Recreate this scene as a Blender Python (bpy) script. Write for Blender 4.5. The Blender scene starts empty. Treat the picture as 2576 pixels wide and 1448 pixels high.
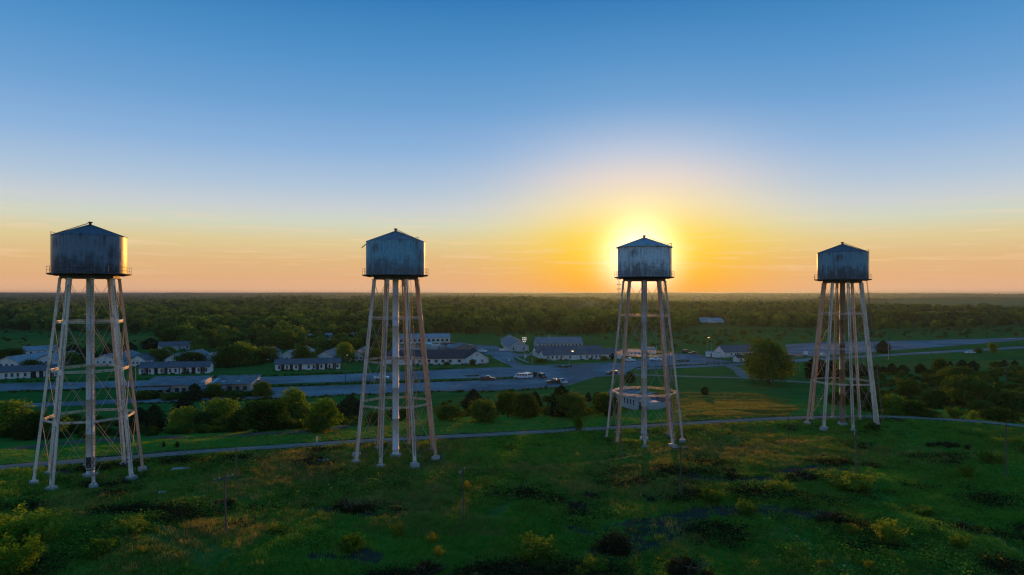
import bpy, bmesh, math, random
import numpy as np
from mathutils import Vector, Matrix
from mathutils.geometry import tessellate_polygon

SC = bpy.context.scene
COL = SC.collection
RNG = np.random.default_rng(7)
random.seed(7)

# ------------------------------------------------------------------ camera, sky, sun, exposure
CAM_Z, FPX, CX, HZ = 27.0, 1717.0, 1288.0, 738.0
cam = bpy.data.cameras.new("camera"); cam_o = bpy.data.objects.new("camera", cam); COL.objects.link(cam_o)
cam_o.location = (0, 0, CAM_Z); cam_o.rotation_euler = (math.pi / 2, 0, 0)
cam.sensor_width = 36; cam.lens = 24.0; cam.shift_y = (HZ - 724) / 2576
cam.clip_start = 0.5; cam.clip_end = 60000
SC.camera = cam_o
SUN_EL, SUN_AZ = 2.05, 10.6           # degrees above the horizon, degrees east of the view axis
SV = Vector((math.sin(math.radians(SUN_AZ)) * math.cos(math.radians(SUN_EL)),
             math.cos(math.radians(SUN_AZ)) * math.cos(math.radians(SUN_EL)), math.sin(math.radians(SUN_EL))))
# the bright aureole stands a little above the reddened disc
AUR = Vector((math.sin(math.radians(SUN_AZ)) * math.cos(math.radians(2.9)), math.cos(math.radians(SUN_AZ)) * math.cos(math.radians(2.9)), math.sin(math.radians(2.9))))
SC.view_settings.view_transform = 'Standard'; SC.view_settings.look = 'None'
SC.view_settings.exposure = 0.0; SC.view_settings.gamma = 1.0; SC.view_settings.use_curve_mapping = False
cy = SC.cycles
cy.max_bounces = 5; cy.diffuse_bounces = 2; cy.glossy_bounces = 2; cy.transmission_bounces = 3
cy.transparent_max_bounces = 4; cy.volume_bounces = 1; cy.use_denoising = True; cy.use_adaptive_sampling = False; cy.pixel_filter_type = 'BLACKMAN_HARRIS'; cy.filter_width = 1.25
cy.caustics_reflective = False; cy.caustics_refractive = False
cy.sample_clamp_indirect = 4.0

def lin(r, g, b):
    f = lambda c: (c / 255 / 12.92) if c / 255 <= 0.04045 else ((c / 255 + 0.055) / 1.055) ** 2.4
    return (f(r), f(g), f(b), 1.0)

class NT:
    """small helper for node trees"""
    def __init__(s, tree): s.t = tree
    def n(s, typ, **kw):
        nd = s.t.nodes.new(typ)
        for k, v in kw.items(): setattr(nd, k, v)
        return nd
    def put(s, sock, v):
        if hasattr(v, 'is_linked') or isinstance(v, bpy.types.NodeSocket): s.t.links.new(v, sock)
        else: sock.default_value = v
    def math(s, op, a, b=0.0, c=0.0, clamp=False):
        nd = s.n('ShaderNodeMath', operation=op, use_clamp=clamp)
        for i, v in enumerate((a, b, c)): s.put(nd.inputs[i], v)
        return nd.outputs[0]
    def vmath(s, op, a, b=None):
        nd = s.n('ShaderNodeVectorMath', operation=op); s.put(nd.inputs[0], a)
        if b is not None: s.put(nd.inputs[1], b)
        return nd
    def mix(s, f, a, b, blend='MIX'):
        nd = s.n('ShaderNodeMix', data_type='RGBA', blend_type=blend)
        s.put(nd.inputs[0], f); s.put(nd.inputs[6], a); s.put(nd.inputs[7], b)
        return nd.outputs[2]
    def ramp(s, f, stops, interp='LINEAR'):
        nd = s.n('ShaderNodeValToRGB'); cr = nd.color_ramp; cr.interpolation = interp
        while len(cr.elements) < len(stops): cr.elements.new(0.5)
        for e, (p, c) in zip(cr.elements, stops): e.position = p; e.color = c
        s.put(nd.inputs[0], f); return nd.outputs[0]
    def noise(s, vec, scale, detail=3.0, rough=0.55, dist=0.0):
        nd = s.n('ShaderNodeTexNoise'); 
        if vec is not None: s.put(nd.inputs['Vector'], vec)
        nd.inputs['Scale'].default_value = scale; nd.inputs['Detail'].default_value = detail
        nd.inputs['Roughness'].default_value = rough; nd.inputs['Distortion'].default_value = dist
        return nd.outputs[0]
    def mrange(s, v, a, b, c=0.0, d=1.0):
        nd = s.n('ShaderNodeMapRange'); s.put(nd.inputs[0], v)
        for i, x in enumerate((a, b, c, d)): nd.inputs[i + 1].default_value = x
        return nd.outputs[0]

# ---- sky: the atmosphere model under a sunset gradient with the glow round the hidden sun
world = bpy.data.worlds.new("World"); SC.world = world; world.use_nodes = True
W = NT(world.node_tree); bg = world.node_tree.nodes["Background"]
dirn = W.vmath('NORMALIZE', W.n('ShaderNodeTexCoord').outputs['Generated']).outputs[0]
sep = W.n('ShaderNodeSeparateXYZ'); W.put(sep.inputs[0], dirn)
elev = W.math('MULTIPLY', W.math('ARCSINE', sep.outputs[2]), 180 / math.pi)
ang = W.math('MULTIPLY', W.math('ARCCOSINE', W.math('MINIMUM', W.vmath('DOT_PRODUCT', dirn, tuple(AUR)).outputs['Value'], 1.0)), 180 / math.pi)
e01 = W.math('DIVIDE', elev, 60.0, clamp=True)
base = W.ramp(e01, [(p / 60, lin(*c)) for p, c in [
    (0.0, (230, 180, 146)), (1.2, (227, 176, 130)), (2.6, (225, 184, 130)), (4.2, (222, 203, 152)), (5.6, (209, 213, 192)),
    (6.9, (200, 207, 211)), (8.6, (176, 197, 218)), (11.6, (140, 178, 219)), (15, (108, 160, 210)), (18.5, (82, 146, 201)),
    (23.4, (48, 122, 184)), (32, (49, 122, 186)), (60, (48, 120, 186))]], 'LINEAR')
glow = W.ramp(W.math('DIVIDE', elev, 16.0, clamp=True), [(p / 16, lin(*c)) for p, c in [
    (0.0, (255, 160, 0)), (1.6, (255, 186, 0)), (3.4, (255, 204, 0)), (5.0, (255, 216, 66)), (7.2, (255, 230, 160)),
    (9.4, (252, 226, 200)), (11.8, (222, 218, 220)), (16, (140, 180, 220))]], 'LINEAR')
wgt = W.math('POWER', math.e, W.math('MULTIPLY', W.math('POWER', W.math('DIVIDE', ang, 10.2), 2.3), -1.0))
ang2 = W.math('ADD', ang, W.math('MULTIPLY', W.mrange(elev, 3.0, 0.5), 3.0))
core = W.math('POWER', math.e, W.math('MULTIPLY', W.math('POWER', W.math('DIVIDE', ang2, 2.9), 1.9), -1.0))
sky_c = W.mix(wgt, base, glow)
# thin, level cirrus streaks low over the horizon
cmap = W.n('ShaderNodeCombineXYZ'); W.put(cmap.inputs[0], W.math('MULTIPLY', W.math('ARCTAN2', sep.outputs[0], sep.outputs[1]), 6.0))
W.put(cmap.inputs[1], W.math('MULTIPLY', elev, 1.6)); 
cir = W.mrange(W.noise(cmap.outputs[0], 1.4, 4.0, 0.62), 0.52, 0.78)
cirb = W.math('MULTIPLY', W.math('MULTIPLY', W.mrange(elev, 0.8, 2.0), W.mrange(elev, 7.5, 4.5)), 0.5)
sky_c = W.mix(W.math('MULTIPLY', cir, cirb), sky_c, lin(255, 214, 176))
core2 = W.math('POWER', math.e, W.math('MULTIPLY', W.math('POWER', W.math('DIVIDE', ang, 2.5), 2.0), -1.0))
cadd = W.n('ShaderNodeVectorMath', operation='SCALE'); cadd.inputs[0].default_value = (0.4, 0.28, 0.06); W.put(cadd.inputs['Scale'], core)
nish = W.n('ShaderNodeTexSky', sky_type='NISHITA', sun_disc=False)
nish.sun_elevation = math.radians(SUN_EL); nish.sun_rotation = math.radians(SUN_AZ); nish.dust_density = 1.0
nsc = W.n('ShaderNodeVectorMath', operation='SCALE'); W.put(nsc.inputs[0], nish.outputs[0]); nsc.inputs['Scale'].default_value = 0.002
cad2 = W.n('ShaderNodeVectorMath', operation='SCALE'); cad2.inputs[0].default_value = (1.2, 1.1, 1.1); W.put(cad2.inputs['Scale'], core2)
tot = W.vmath('ADD', W.vmath('ADD', W.vmath('ADD', sky_c, cadd.outputs[0]).outputs[0], cad2.outputs[0]).outputs[0], nsc.outputs[0]).outputs[0]
W.put(bg.inputs[0], tot); bg.inputs[1].default_value = 1.0

sun = bpy.data.lights.new("sun", 'SUN'); sun.energy = 4.6; sun.angle = math.radians(0.55); sun.color = (1.0, 0.41, 0.06)
sun_o = bpy.data.objects.new("sun", sun); COL.objects.link(sun_o)
sun_o.rotation_euler = SV.to_track_quat('Z', 'Y').to_euler(); sun_o.location = (20, 60, 80)

# ------------------------------------------------------------------ object helpers
def setp(o, label=None, cat=None, group=None, kind=None):
    if label: o['label'] = label
    if cat: o['category'] = cat
    if group: o['group'] = group
    if kind: o['kind'] = kind
    return o
def empty(name, loc, rz=0.0, **kw):
    o = bpy.data.objects.new(name, None); COL.objects.link(o); o.location = loc; o.rotation_euler = (0, 0, rz)
    o.empty_display_size = 0.5
    return setp(o, **kw)
def link(name, me, parent=None, loc=(0, 0, 0), rz=0.0, **kw):
    o = bpy.data.objects.new(name, me); COL.objects.link(o); o.location = loc; o.rotation_euler = (0, 0, rz)
    if parent is not None: o.parent = parent
    return setp(o, **kw)

class MB:
    """collects boxes, bars, tubes and sheets; mesh() makes ONE mesh of them"""
    def __init__(s): s.v = []; s.f = []; s.m = []; s.s = []
    def add(s, vs, fs, m=0, sm=False):
        b = len(s.v); s.v += [tuple(v) for v in vs]
        for f in fs: s.f.append([b + i for i in f]); s.m.append(m); s.s.append(sm)
    def box(s, c, d, rz=0.0, m=0, taper=1.0):
        x, y, z = d[0] / 2, d[1] / 2, d[2] / 2; vs = []
        ca, sa = math.cos(rz), math.sin(rz)
        for k in (-1, 1):
            t = taper if k > 0 else 1.0
            for i, j in ((-1, -1), (1, -1), (1, 1), (-1, 1)):
                a, b_ = i * x * t, j * y * t
                vs.append((c[0] + a * ca - b_ * sa, c[1] + a * sa + b_ * ca, c[2] + k * z))
        s.add(vs, [(3, 2, 1, 0), (4, 5, 6, 7), (0, 1, 5, 4), (1, 2, 6, 5), (2, 3, 7, 6), (3, 0, 4, 7)], m)
    def bar(s, p, q, w, h, m=0, side=None):
        p, q = Vector(p), Vector(q); d = (q - p).normalized()
        sd = Vector(side) if side is not None else (Vector((0, 0, 1)).cross(d) if abs(d.z) < 0.95 else Vector((1, 0, 0)))
        sd = (sd - d * sd.dot(d)).normalized(); up = d.cross(sd)
        vs = [e + sd * (i * w / 2) + up * (j * h / 2) for e in (p, q) for i, j in ((-1, -1), (1, -1), (1, 1), (-1, 1))]
        s.add(vs, [(0, 1, 2, 3), (7, 6, 5, 4), (0, 4, 5, 1), (1, 5, 6, 2), (2, 6, 7, 3), (3, 7, 4, 0)], m)
    def tube(s, p, q, r0, r1=None, n=6, m=0, caps=True):
        r1 = r0 if r1 is None else r1
        p, q = Vector(p), Vector(q); d = (q - p).normalized()
        u = d.orthogonal().normalized(); w = d.cross(u); vs = []
        for e, r in ((p, r0), (q, r1)):
            for k in range(n):
                a = 2 * math.pi * k / n; vs.append(e + u * (r * math.cos(a)) + w * (r * math.sin(a)))
        s.add(vs, [(k, (k + 1) % n, n + (k + 1) % n, n + k) for k in range(n)], m, n > 5)
        if caps: s.add(vs[:n], [tuple(range(n))[::-1]], m); s.add(vs[n:], [tuple(range(n))], m)
    def path(s, pts, r, n=5, m=0):
        for a, b in zip(pts[:-1], pts[1:]): s.tube(a, b, r, r, n, m, True)
    def lathe(s, prof, n, m=0, smooth=True, c=(0, 0)):
        vs = []
        for r, z in prof:
            for k in range(n):
                a = 2 * math.pi * k / n; vs.append((c[0] + r * math.cos(a), c[1] + r * math.sin(a), z))
        fs = []
        for i in range(len(prof) - 1):
            for k in range(n):
                fs.append((i * n + k, i * n + (k + 1) % n, (i + 1) * n + (k + 1) % n, (i + 1) * n + k))
        s.add(vs, fs, m, smooth)
    def extrude(s, poly, axis, a, b, m=0):
        """poly: 2D list (ccw); axis 'x' or 'y': extruded from a to b along it; the poly's 2nd coord is z"""
        n = len(poly); vs = []
        for e in (a, b):
            for u, z in poly: vs.append((e, u, z) if axis == 'x' else (u, e, z))
        s.add(vs, [tuple(range(n)), tuple(range(2 * n - 1, n - 1, -1))] + [(k, n + k, n + (k + 1) % n, (k + 1) % n) for k in range(n)], m)
    def mesh(s, name, mats):
        me = bpy.data.meshes.new(name); me.from_pydata(s.v, [], s.f)
        for mt in (mats if isinstance(mats, (list, tuple)) else [mats]): me.materials.append(mt)
        me.polygons.foreach_set('material_index', s.m); me.polygons.foreach_set('use_smooth', s.s)
        bm = bmesh.new(); bm.from_mesh(me); bmesh.ops.recalc_face_normals(bm, faces=bm.faces); bm.to_mesh(me); bm.free()
        me.update(); return me
    def obj(s, name, mats, parent=None, loc=(0, 0, 0), rz=0.0, **kw):
        return link(name, s.mesh(name, mats), parent, loc, rz, **kw)

def mesh_np(name, V, F, mat=None, smooth=False):
    V = np.asarray(V, dtype=np.float32); F = np.asarray(F, dtype=np.int32); k = F.shape[1]
    me = bpy.data.meshes.new(name)
    me.vertices.add(len(V)); me.vertices.foreach_set('co', V.ravel())
    me.loops.add(F.size); me.loops.foreach_set('vertex_index', F.ravel())
    me.polygons.add(len(F)); me.polygons.foreach_set('loop_start', np.arange(0, F.size, k, dtype=np.int32))
    me.polygons.foreach_set('loop_total', np.full(len(F), k, dtype=np.int32))
    if smooth: me.polygons.foreach_set('use_smooth', np.ones(len(F), dtype=bool))
    if mat:
        for mt in (mat if isinstance(mat, (list, tuple)) else [mat]): me.materials.append(mt)
    me.update(calc_edges=True); me.validate(); return me

# ------------------------------------------------------------------ materials
def new_mat(name):
    m = bpy.data.materials.new(name); m.use_nodes = True; t = m.node_tree
    return m, NT(t), t.nodes['Principled BSDF'], t.nodes['Material Output']
def bump(N, bs, h, strength=0.3, dist=0.05):
    b = N.n('ShaderNodeBump'); b.inputs['Strength'].default_value = strength; b.inputs['Distance'].default_value = dist
    N.put(b.inputs['Height'], h); N.put(bs.inputs['Normal'], b.outputs[0])
def weathered(name, c1, c2, scale=1.0, lo=0.4, hi=0.65, rough=0.7, metal=0.0, stretch=(1, 1, 1), bmp=0.15, rnd=0.0, fine=6.0):
    m, N, bs, _ = new_mat(name)
    tc = N.n('ShaderNodeTexCoord').outputs['Object']
    oi = N.n('ShaderNodeObjectInfo')
    vec = N.vmath('ADD', N.vmath('MULTIPLY', tc, stretch).outputs[0], N.vmath('MULTIPLY', oi.outputs['Location'], (0.37, 0.61, 0.1)).outputs[0]).outputs[0]
    a = N.noise(vec, scale, 5, 0.62); b = N.noise(vec, scale * fine, 3, 0.6)
    f = N.mrange(N.math('ADD', N.math('MULTIPLY', a, 0.7), N.math('MULTIPLY', b, 0.3)), lo, hi)
    col = N.mix(f, (*c1, 1), (*c2, 1))
    if rnd:
        k = N.mrange(oi.outputs['Random'], 0, 1, 1 - rnd, 1 + rnd)
        sc = N.n('ShaderNodeVectorMath', operation='SCALE'); N.put(sc.inputs[0], col); N.put(sc.inputs['Scale'], k); col = sc.outputs[0]
    N.put(bs.inputs['Base Color'], col)
    bs.inputs['Roughness'].default_value = rough; bs.inputs['Metallic'].default_value = metal
    if bmp: bump(N, bs, b, bmp, 0.03)
    return m
M = {}
M['concrete'] = weathered('concrete', (0.42, 0.40, 0.37), (0.27, 0.25, 0.22), 1.5, rough=0.9)
M['white_wall'] = weathered('white_wall', (0.66, 0.66, 0.64), (0.42, 0.41, 0.38), 0.35, 0.5, 0.72, rough=0.8, stretch=(1, 1, 0.5))
M['white_metal'] = weathered('white_metal', (0.70, 0.71, 0.72), (0.50, 0.50, 0.50), 0.3, 0.45, 0.7, rough=0.55)
M['grey_wall'] = weathered('grey_wall', (0.46, 0.47, 0.47), (0.30, 0.30, 0.29), 0.35, 0.45, 0.7, rough=0.8)
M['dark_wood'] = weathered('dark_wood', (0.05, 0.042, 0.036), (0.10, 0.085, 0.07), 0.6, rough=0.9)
M['shingle'] = weathered('shingle', (0.105, 0.11, 0.12), (0.16, 0.16, 0.16), 0.5, 0.4, 0.66, rough=0.8, stretch=(1, 1, 1), fine=9)
M['shingle_dark'] = weathered('shingle_dark', (0.052, 0.056, 0.062), (0.085, 0.085, 0.09), 0.5, 0.4, 0.66, rough=0.85, fine=9)
M['shingle_pale'] = weathered('shingle_pale', (0.20, 0.205, 0.21), (0.27, 0.265, 0.26), 0.4, 0.4, 0.66, rough=0.8, fine=9)
M['metal_roof'] = weathered('metal_roof', (0.30, 0.31, 0.32), (0.17, 0.14, 0.115), 0.4, 0.45, 0.70, rough=0.55, metal=0.1)
M['ruin_roof'] = weathered('ruin_roof', (0.25, 0.245, 0.24), (0.13, 0.12, 0.11), 0.25, 0.4, 0.68, rough=0.85, fine=10)
M['debris'] = weathered('debris', (0.30, 0.27, 0.24), (0.10, 0.085, 0.07), 1.2, 0.38, 0.62, rough=0.9)
M['frame_paint'] = weathered('frame_paint', (0.55, 0.55, 0.53), (0.36, 0.35, 0.33), 2, rough=0.7)
M['pole_wood'] = weathered('pole_wood', (0.11, 0.095, 0.078), (0.06, 0.05, 0.04), 1.2, rough=0.9, stretch=(6, 6, 0.4))
M['pole_metal'] = weathered('pole_metal', (0.34, 0.34, 0.34), (0.22, 0.21, 0.2), 1.0, rough=0.5, metal=0.5)
M['insulator'] = weathered('insulator', (0.4, 0.42, 0.42), (0.3, 0.3, 0.3), 5, rough=0.25)
M['wire'] = weathered('wire', (0.06, 0.06, 0.06), (0.09, 0.09, 0.08), 1, rough=0.5)
M['tyre'] = weathered('tyre', (0.02, 0.02, 0.02), (0.035, 0.033, 0.03), 4, rough=0.9)
M['rim'] = weathered('rim', (0.35, 0.35, 0.36), (0.2, 0.2, 0.2), 4, rough=0.35, metal=0.7)
M['plank'] = weathered('plank', (0.30, 0.24, 0.18), (0.16, 0.12, 0.09), 0.8, rough=0.85, stretch=(1, 4, 4))
def glass(name, c, rough=0.12):
    m, N, bs, _ = new_mat(name); oi = N.n('ShaderNodeObjectInfo')
    N.put(bs.inputs['Base Color'], N.mix(oi.outputs['Random'], (*c, 1), (c[0] * 2.2, c[1] * 2.2, c[2] * 2.2, 1)))
    bs.inputs['Roughness'].default_value = rough; bs.inputs['Specular IOR Level'].default_value = 0.5
    return m
M['pane'] = glass('pane', (0.018, 0.022, 0.026)); M['car_glass'] = glass('car_glass', (0.012, 0.014, 0.016), 0.08)
def paint(name, c):
    m = weathered(name, c, tuple(x * 0.82 for x in c), 1.4, rough=0.32, bmp=0); m.node_tree.nodes['Principled BSDF'].inputs['Coat Weight'].default_value = 0.5
    return m
M['car_white'] = paint('car_white', (0.74, 0.75, 0.76)); M['car_black'] = paint('car_black', (0.018, 0.018, 0.02))
M['car_red'] = paint('car_red', (0.10, 0.018, 0.016)); M['car_silver'] = paint('car_silver', (0.42, 0.43, 0.44)); M['car_blue'] = paint('car_blue', (0.03, 0.05, 0.09))
M['car_green'] = paint('car_green', (0.035, 0.05, 0.04))
M['headlamp'] = glass('headlamp', (0.35, 0.35, 0.33), 0.1); M['taillamp'] = glass('taillamp', (0.22, 0.012, 0.01), 0.2)
M['asphalt'] = weathered('asphalt', (0.145, 0.146, 0.142), (0.29, 0.285, 0.275), 0.05, 0.40, 0.62, rough=0.88, fine=14, bmp=0.1)
M['gravel_road'] = weathered('gravel_road', (0.29, 0.24, 0.185), (0.19, 0.16, 0.12), 0.25, 0.4, 0.65, rough=0.95, fine=12)
M['sidewalk'] = weathered('sidewalk', (0.36, 0.35, 0.33), (0.25, 0.24, 0.22), 0.4, rough=0.9)
M['dirt'] = weathered('dirt', (0.13, 0.11, 0.075), (0.07, 0.065, 0.04), 0.25, rough=0.95, fine=10)
for k_ in ('asphalt', 'gravel_road', 'dirt', 'sidewalk', 'shingle', 'shingle_dark', 'shingle_pale', 'ruin_roof'): M[k_].node_tree.nodes['Principled BSDF'].inputs['Specular IOR Level'].default_value = 0.0
def lampmat(name, c, e):
    m, N, bs, _ = new_mat(name); bs.inputs['Emission Color'].default_value = (*c, 1); bs.inputs['Emission Strength'].default_value = e
    bs.inputs['Base Color'].default_value = (0.8, 0.7, 0.5, 1); return m
M['lamp_lit'] = lampmat('lamp_lit', (1.0, 0.62, 0.22), 6.0)
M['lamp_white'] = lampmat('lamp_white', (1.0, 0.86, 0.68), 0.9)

def tank_mat(name, c_hi, c_lo, rust, rust_amt, rough=0.42, metal=0.0):
    """weathered tank plate: vertical run-off streaks, dark mottling that gathers low on the shell"""
    m, N, bs, _ = new_mat(name); tc = N.n('ShaderNodeTexCoord').outputs['Object']
    sp = N.n('ShaderNodeSeparateXYZ'); N.put(sp.inputs[0], tc)
    st = N.noise(N.vmath('MULTIPLY', tc, (1, 1, 0.09)).outputs[0], 1.5, 5, 0.65)
    bl = N.noise(tc, 0.55, 6, 0.68, 0.4); fi = N.noise(tc, 5.0, 4, 0.65)
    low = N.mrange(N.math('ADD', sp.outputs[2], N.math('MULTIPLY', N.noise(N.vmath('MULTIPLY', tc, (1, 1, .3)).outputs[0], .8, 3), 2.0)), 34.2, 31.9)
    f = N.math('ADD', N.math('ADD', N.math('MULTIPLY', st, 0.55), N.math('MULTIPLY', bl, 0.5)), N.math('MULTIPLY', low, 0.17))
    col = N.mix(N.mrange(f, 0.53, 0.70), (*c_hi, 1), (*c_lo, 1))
    col = N.mix(N.mrange(fi, 0.35, 0.7, 0, 0.6), col, (*[x * 0.5 for x in c_hi], 1))
    run = N.mrange(N.noise(N.vmath('MULTIPLY', tc, (1, 1, .04)).outputs[0], 2.6, 4, .7), .53, .66)
    run = N.math('MULTIPLY', N.math('MULTIPLY', run, N.mrange(sp.outputs[2], 32.6, 35.3)), .75)
    col = N.mix(run, col, (*[x * .55 for x in c_lo], 1))
    rs = N.mrange(N.math('ADD', N.math('MULTIPLY', bl, 0.6), N.math('MULTIPLY', st, 0.4)), 0.60 - rust_amt * 0.1, 0.70 - rust_amt * 0.1)
    col = N.mix(N.math('MULTIPLY', rs, rust_amt), col, (*rust, 1))
    N.put(bs.inputs['Base Color'], col); bs.inputs['Metallic'].default_value = metal
    N.put(bs.inputs['Roughness'], N.mrange(f, 0.4, 0.8, rough + 0.1, rough + 0.35)); bs.inputs['Specular IOR Level'].default_value = 0.28
    bump(N, bs, N.math('ADD', bl, N.math('MULTIPLY', fi, 0.3)), 0.12, 0.05)
    return m
def leg_mat(name, c, rust, amt):
    m, N, bs, _ = new_mat(name); geo = N.n('ShaderNodeNewGeometry').outputs['Position']
    a = N.noise(N.vmath('MULTIPLY', geo, (1, 1, 0.12)).outputs[0], 1.7, 5, 0.65); b = N.noise(geo, 3.2, 5, 0.7)
    f = N.mrange(N.math('ADD', N.math('MULTIPLY', a, 0.6), N.math('MULTIPLY', b, 0.4)), 0.60 - amt * 0.14, 0.74 - amt * 0.12)
    base_c = N.mix(N.noise(geo, 0.4, 3), (*c, 1), (*[x * 0.84 for x in c], 1))
    N.put(bs.inputs['Base Color'], N.mix(f, base_c, (*rust, 1)))
    bs.inputs['Roughness'].default_value = 0.55; bs.inputs['Metallic'].default_value = 0.1; bump(N, bs, b, 0.15, 0.02)
    return m

# ------------------------------------------------------------------ the lie of the land
def ground0(px, py, drop=0.0):
    y = (CAM_Z - drop) * FPX / (py - HZ); return ((px - CX) / FPX * y, y)
ROAD_PX = [(-260, 1222), (0, 1178), (250, 1158), (500, 1138), (760, 1121), (1000, 1106), (1300, 1091), (1640, 1072), (1900, 1057), (2050, 1051),
           (2180, 1049), (2300, 1052), (2450, 1061), (2576, 1073), (2800, 1100)]
ROAD = np.array([ground0(*p) for p in ROAD_PX])
_lat = np.random.default_rng(3).random((256, 256))
def vnoise(x, y):
    x = np.asarray(x, float); y = np.asarray(y, float)
    xi = np.floor(x).astype(int); yi = np.floor(y).astype(int); fx = x - xi; fy = y - yi
    fx = fx * fx * (3 - 2 * fx); fy = fy * fy * (3 - 2 * fy)
    g = lambda i, j: _lat[(xi + i) & 255, (yi + j) & 255]
    return (g(0, 0) * (1 - fx) + g(1, 0) * fx) * (1 - fy) + (g(0, 1) * (1 - fx) + g(1, 1) * fx) * fy
def fbm(x, y, o=4):
    s = 0; a = 0.5
    for k in range(o): s = s + a * vnoise(x * 2 ** k + 17 * k, y * 2 ** k + 5 * k); a *= 0.5
    return s / (1 - 0.5 ** o)
def sstep(a, b, x):
    t = np.clip((x - a) / (b - a), 0, 1); return t * t * (3 - 2 * t)
def road_y(x): return np.interp(x, ROAD[:, 0], ROAD[:, 1])
def height(x, y):
    x = np.asarray(x, float); y = np.asarray(y, float)
    d = y - road_y(np.clip(x, -110, 125))
    h = -6.0 * sstep(6, 62, d)
    near = (1 - sstep(40, 62, d)) * sstep(1.5, 9, np.abs(d))
    pads = np.ones_like(d)
    h = h + near * ((fbm(x / 15, y / 15, 3) - 0.5) * 1.9 + (fbm(x / 4.2 + 9, y / 4.2, 2) - 0.5) * 0.45) * pads
    far = sstep(650, 2200, y)
    h = h + far * ((fbm(x / 900 + 3, y / 700 + 2, 3) - 0.46) * 34) + sstep(4200, 9000, y) * 14 + sstep(6000, 10500, y) * (fbm(x / 2600, y / 1100, 3) - 0.40) * 90
    h = h - 15 * sstep(1300, 4200, y) * (1 - .5 * sstep(5500, 9000, y))
    # the low flat-topped hill far off
    h = h + 34 * np.exp(-(((x + 4650) / 210) ** 2) ** 1.5) * np.exp(-((y - 9600) / 350) ** 2)
    for gx, gy, gh, sx, sy in ((150, 2700, 17, 420, 320), (1650, 3200, 15, 600, 380), (-900, 3000, 13, 500, 300), (-2100, 3500, 16, 700, 400), (1000, 2300, 9, 330, 220), (-250, 3700, 15, 450, 300), (2500, 3900, 17, 800, 400)):
        h = h + gh * np.exp(-((x - gx) / sx) ** 2 - ((y - gy) / sy) ** 2)
    return np.where(h > 30, 30 + 9 * (1 - np.exp(-(h - 30) / 14)), h)
def H(x, y): return float(height(x, y))
def at(px, py):
    """where the view line through a point of the photograph meets the ground"""
    dx = (px - CX) / FPX; dz = (HZ - py) / FPX; y = 40.0; st = 1.5
    while y < 14000:
        if CAM_Z + dz * y <= H(dx * y, y):
            lo, hi = y - st, y
            for _ in range(20):
                md = (lo + hi) / 2
                if CAM_Z + dz * md <= H(dx * md, md): hi = md
                else: lo = md
            return Vector((dx * hi, hi, H(dx * hi, hi)))
        st = max(1.5, y * 0.01); y += st
    return Vector((dx * y, y, H(dx * y, y)))

def zone_dist(x, y, pts):
    d = np.full(x.shape, 1e9)
    for (ax, ay), (bx, by) in zip(pts[:-1], pts[1:]):
        vx, vy = bx - ax, by - ay; t = np.clip(((x - ax) * vx + (y - ay) * vy) / (vx * vx + vy * vy + 1e-9), 0, 1)
        d = np.minimum(d, np.hypot(x - ax - t * vx, y - ay - t * vy))
    return d
def poly_px(pts): return [tuple(at(*p)[:2]) for p in pts]
def in_poly(x, y, poly):
    c = np.zeros(x.shape, bool); n = len(poly)
    for i in range(n):
        (x1, y1), (x2, y2) = poly[i], poly[(i + 1) % n]
        with np.errstate(divide='ignore', invalid='ignore'):
            c ^= ((y1 > y) != (y2 > y)) & (x < (x2 - x1) * (y - y1) / (y2 - y1 + 1e-12) + x1)
    return c
# soil: worn tracks and bare patches; dry grass, plus sunlit patches painted in the same tone; mown lawn
TRACKS = [([(1560, 1330), (1660, 1312), (1780, 1290), (1930, 1285), (2080, 1300)], 2.2), ([(1520, 1395), (1640, 1350), (1700, 1330)], 2.6),
          ([(1925, 1335), (1985, 1375), (2060, 1412), (2130, 1440)], .55), ([(1950, 1318), (2010, 1362), (2090, 1400), (2150, 1425)], .55),
          ([(2390, 1300), (2470, 1340), (2576, 1395)], .5), ([(820, 1285), (960, 1297), (1060, 1290)], 2.0),
          ([(1740, 1200), (1850, 1215), (1930, 1205)], 1.8), ([(330, 1330), (420, 1365), (520, 1420)], .6), ([(390, 1318), (470, 1350), (570, 1400)], .6),
          ([(800, 1400), (870, 1392), (930, 1400)], 1.5), ([(1440, 1330), (1500, 1345)], 1.2), ([(1960, 1190), (2060, 1175), (2120, 1185)], 1.4),
          ([(1330, 1200), (1290, 1260), (1230, 1300)], .5)]
TRK = [(poly_px(p), w) for p, w in TRACKS if w > 1]
RUTS = [(poly_px(p), 1.0) for p, w in TRACKS if w <= 1]
DRY_SUNLIT_PX = [([(1690, 983), (1960, 996), (1985, 1030), (1950, 1050), (1720, 1060), (1690, 1040)], .75), ([(900, 1235), (1120, 1215), (1300, 1290), (1240, 1390), (1000, 1350)], .38), ([(2250, 1250), (2560, 1230), (2560, 1420), (2300, 1400)], .25), ([(1200, 992), (1560, 992), (1560, 1015), (1200, 1020)], .55),
          ([(1740, 1080), (2080, 1062), (2120, 1110), (1860, 1150), (1720, 1130)], .7), ([(1000, 1140), (1180, 1110), (1330, 1108), (1260, 1190), (1010, 1200)], .45),
          ([(600, 1140), (760, 1128), (880, 1130), (860, 1200), (620, 1210)], .5), ([(1280, 1120), (1330, 1160), (1440, 1220), (1370, 1230), (1300, 1170)], .8),
          ([(0, 858), (240, 850), (420, 845), (430, 868), (0, 882)], .6), ([(2200, 915), (2576, 905), (2576, 925), (2220, 935)], .5),
          ([(620, 1100), (900, 1075), (900, 1095), (640, 1110)], .5), ([(380, 1320), (620, 1300), (640, 1400), (420, 1420)], .6), ([(480, 1185), (640, 1160), (640, 1260), (520, 1290)], .45)]
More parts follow.
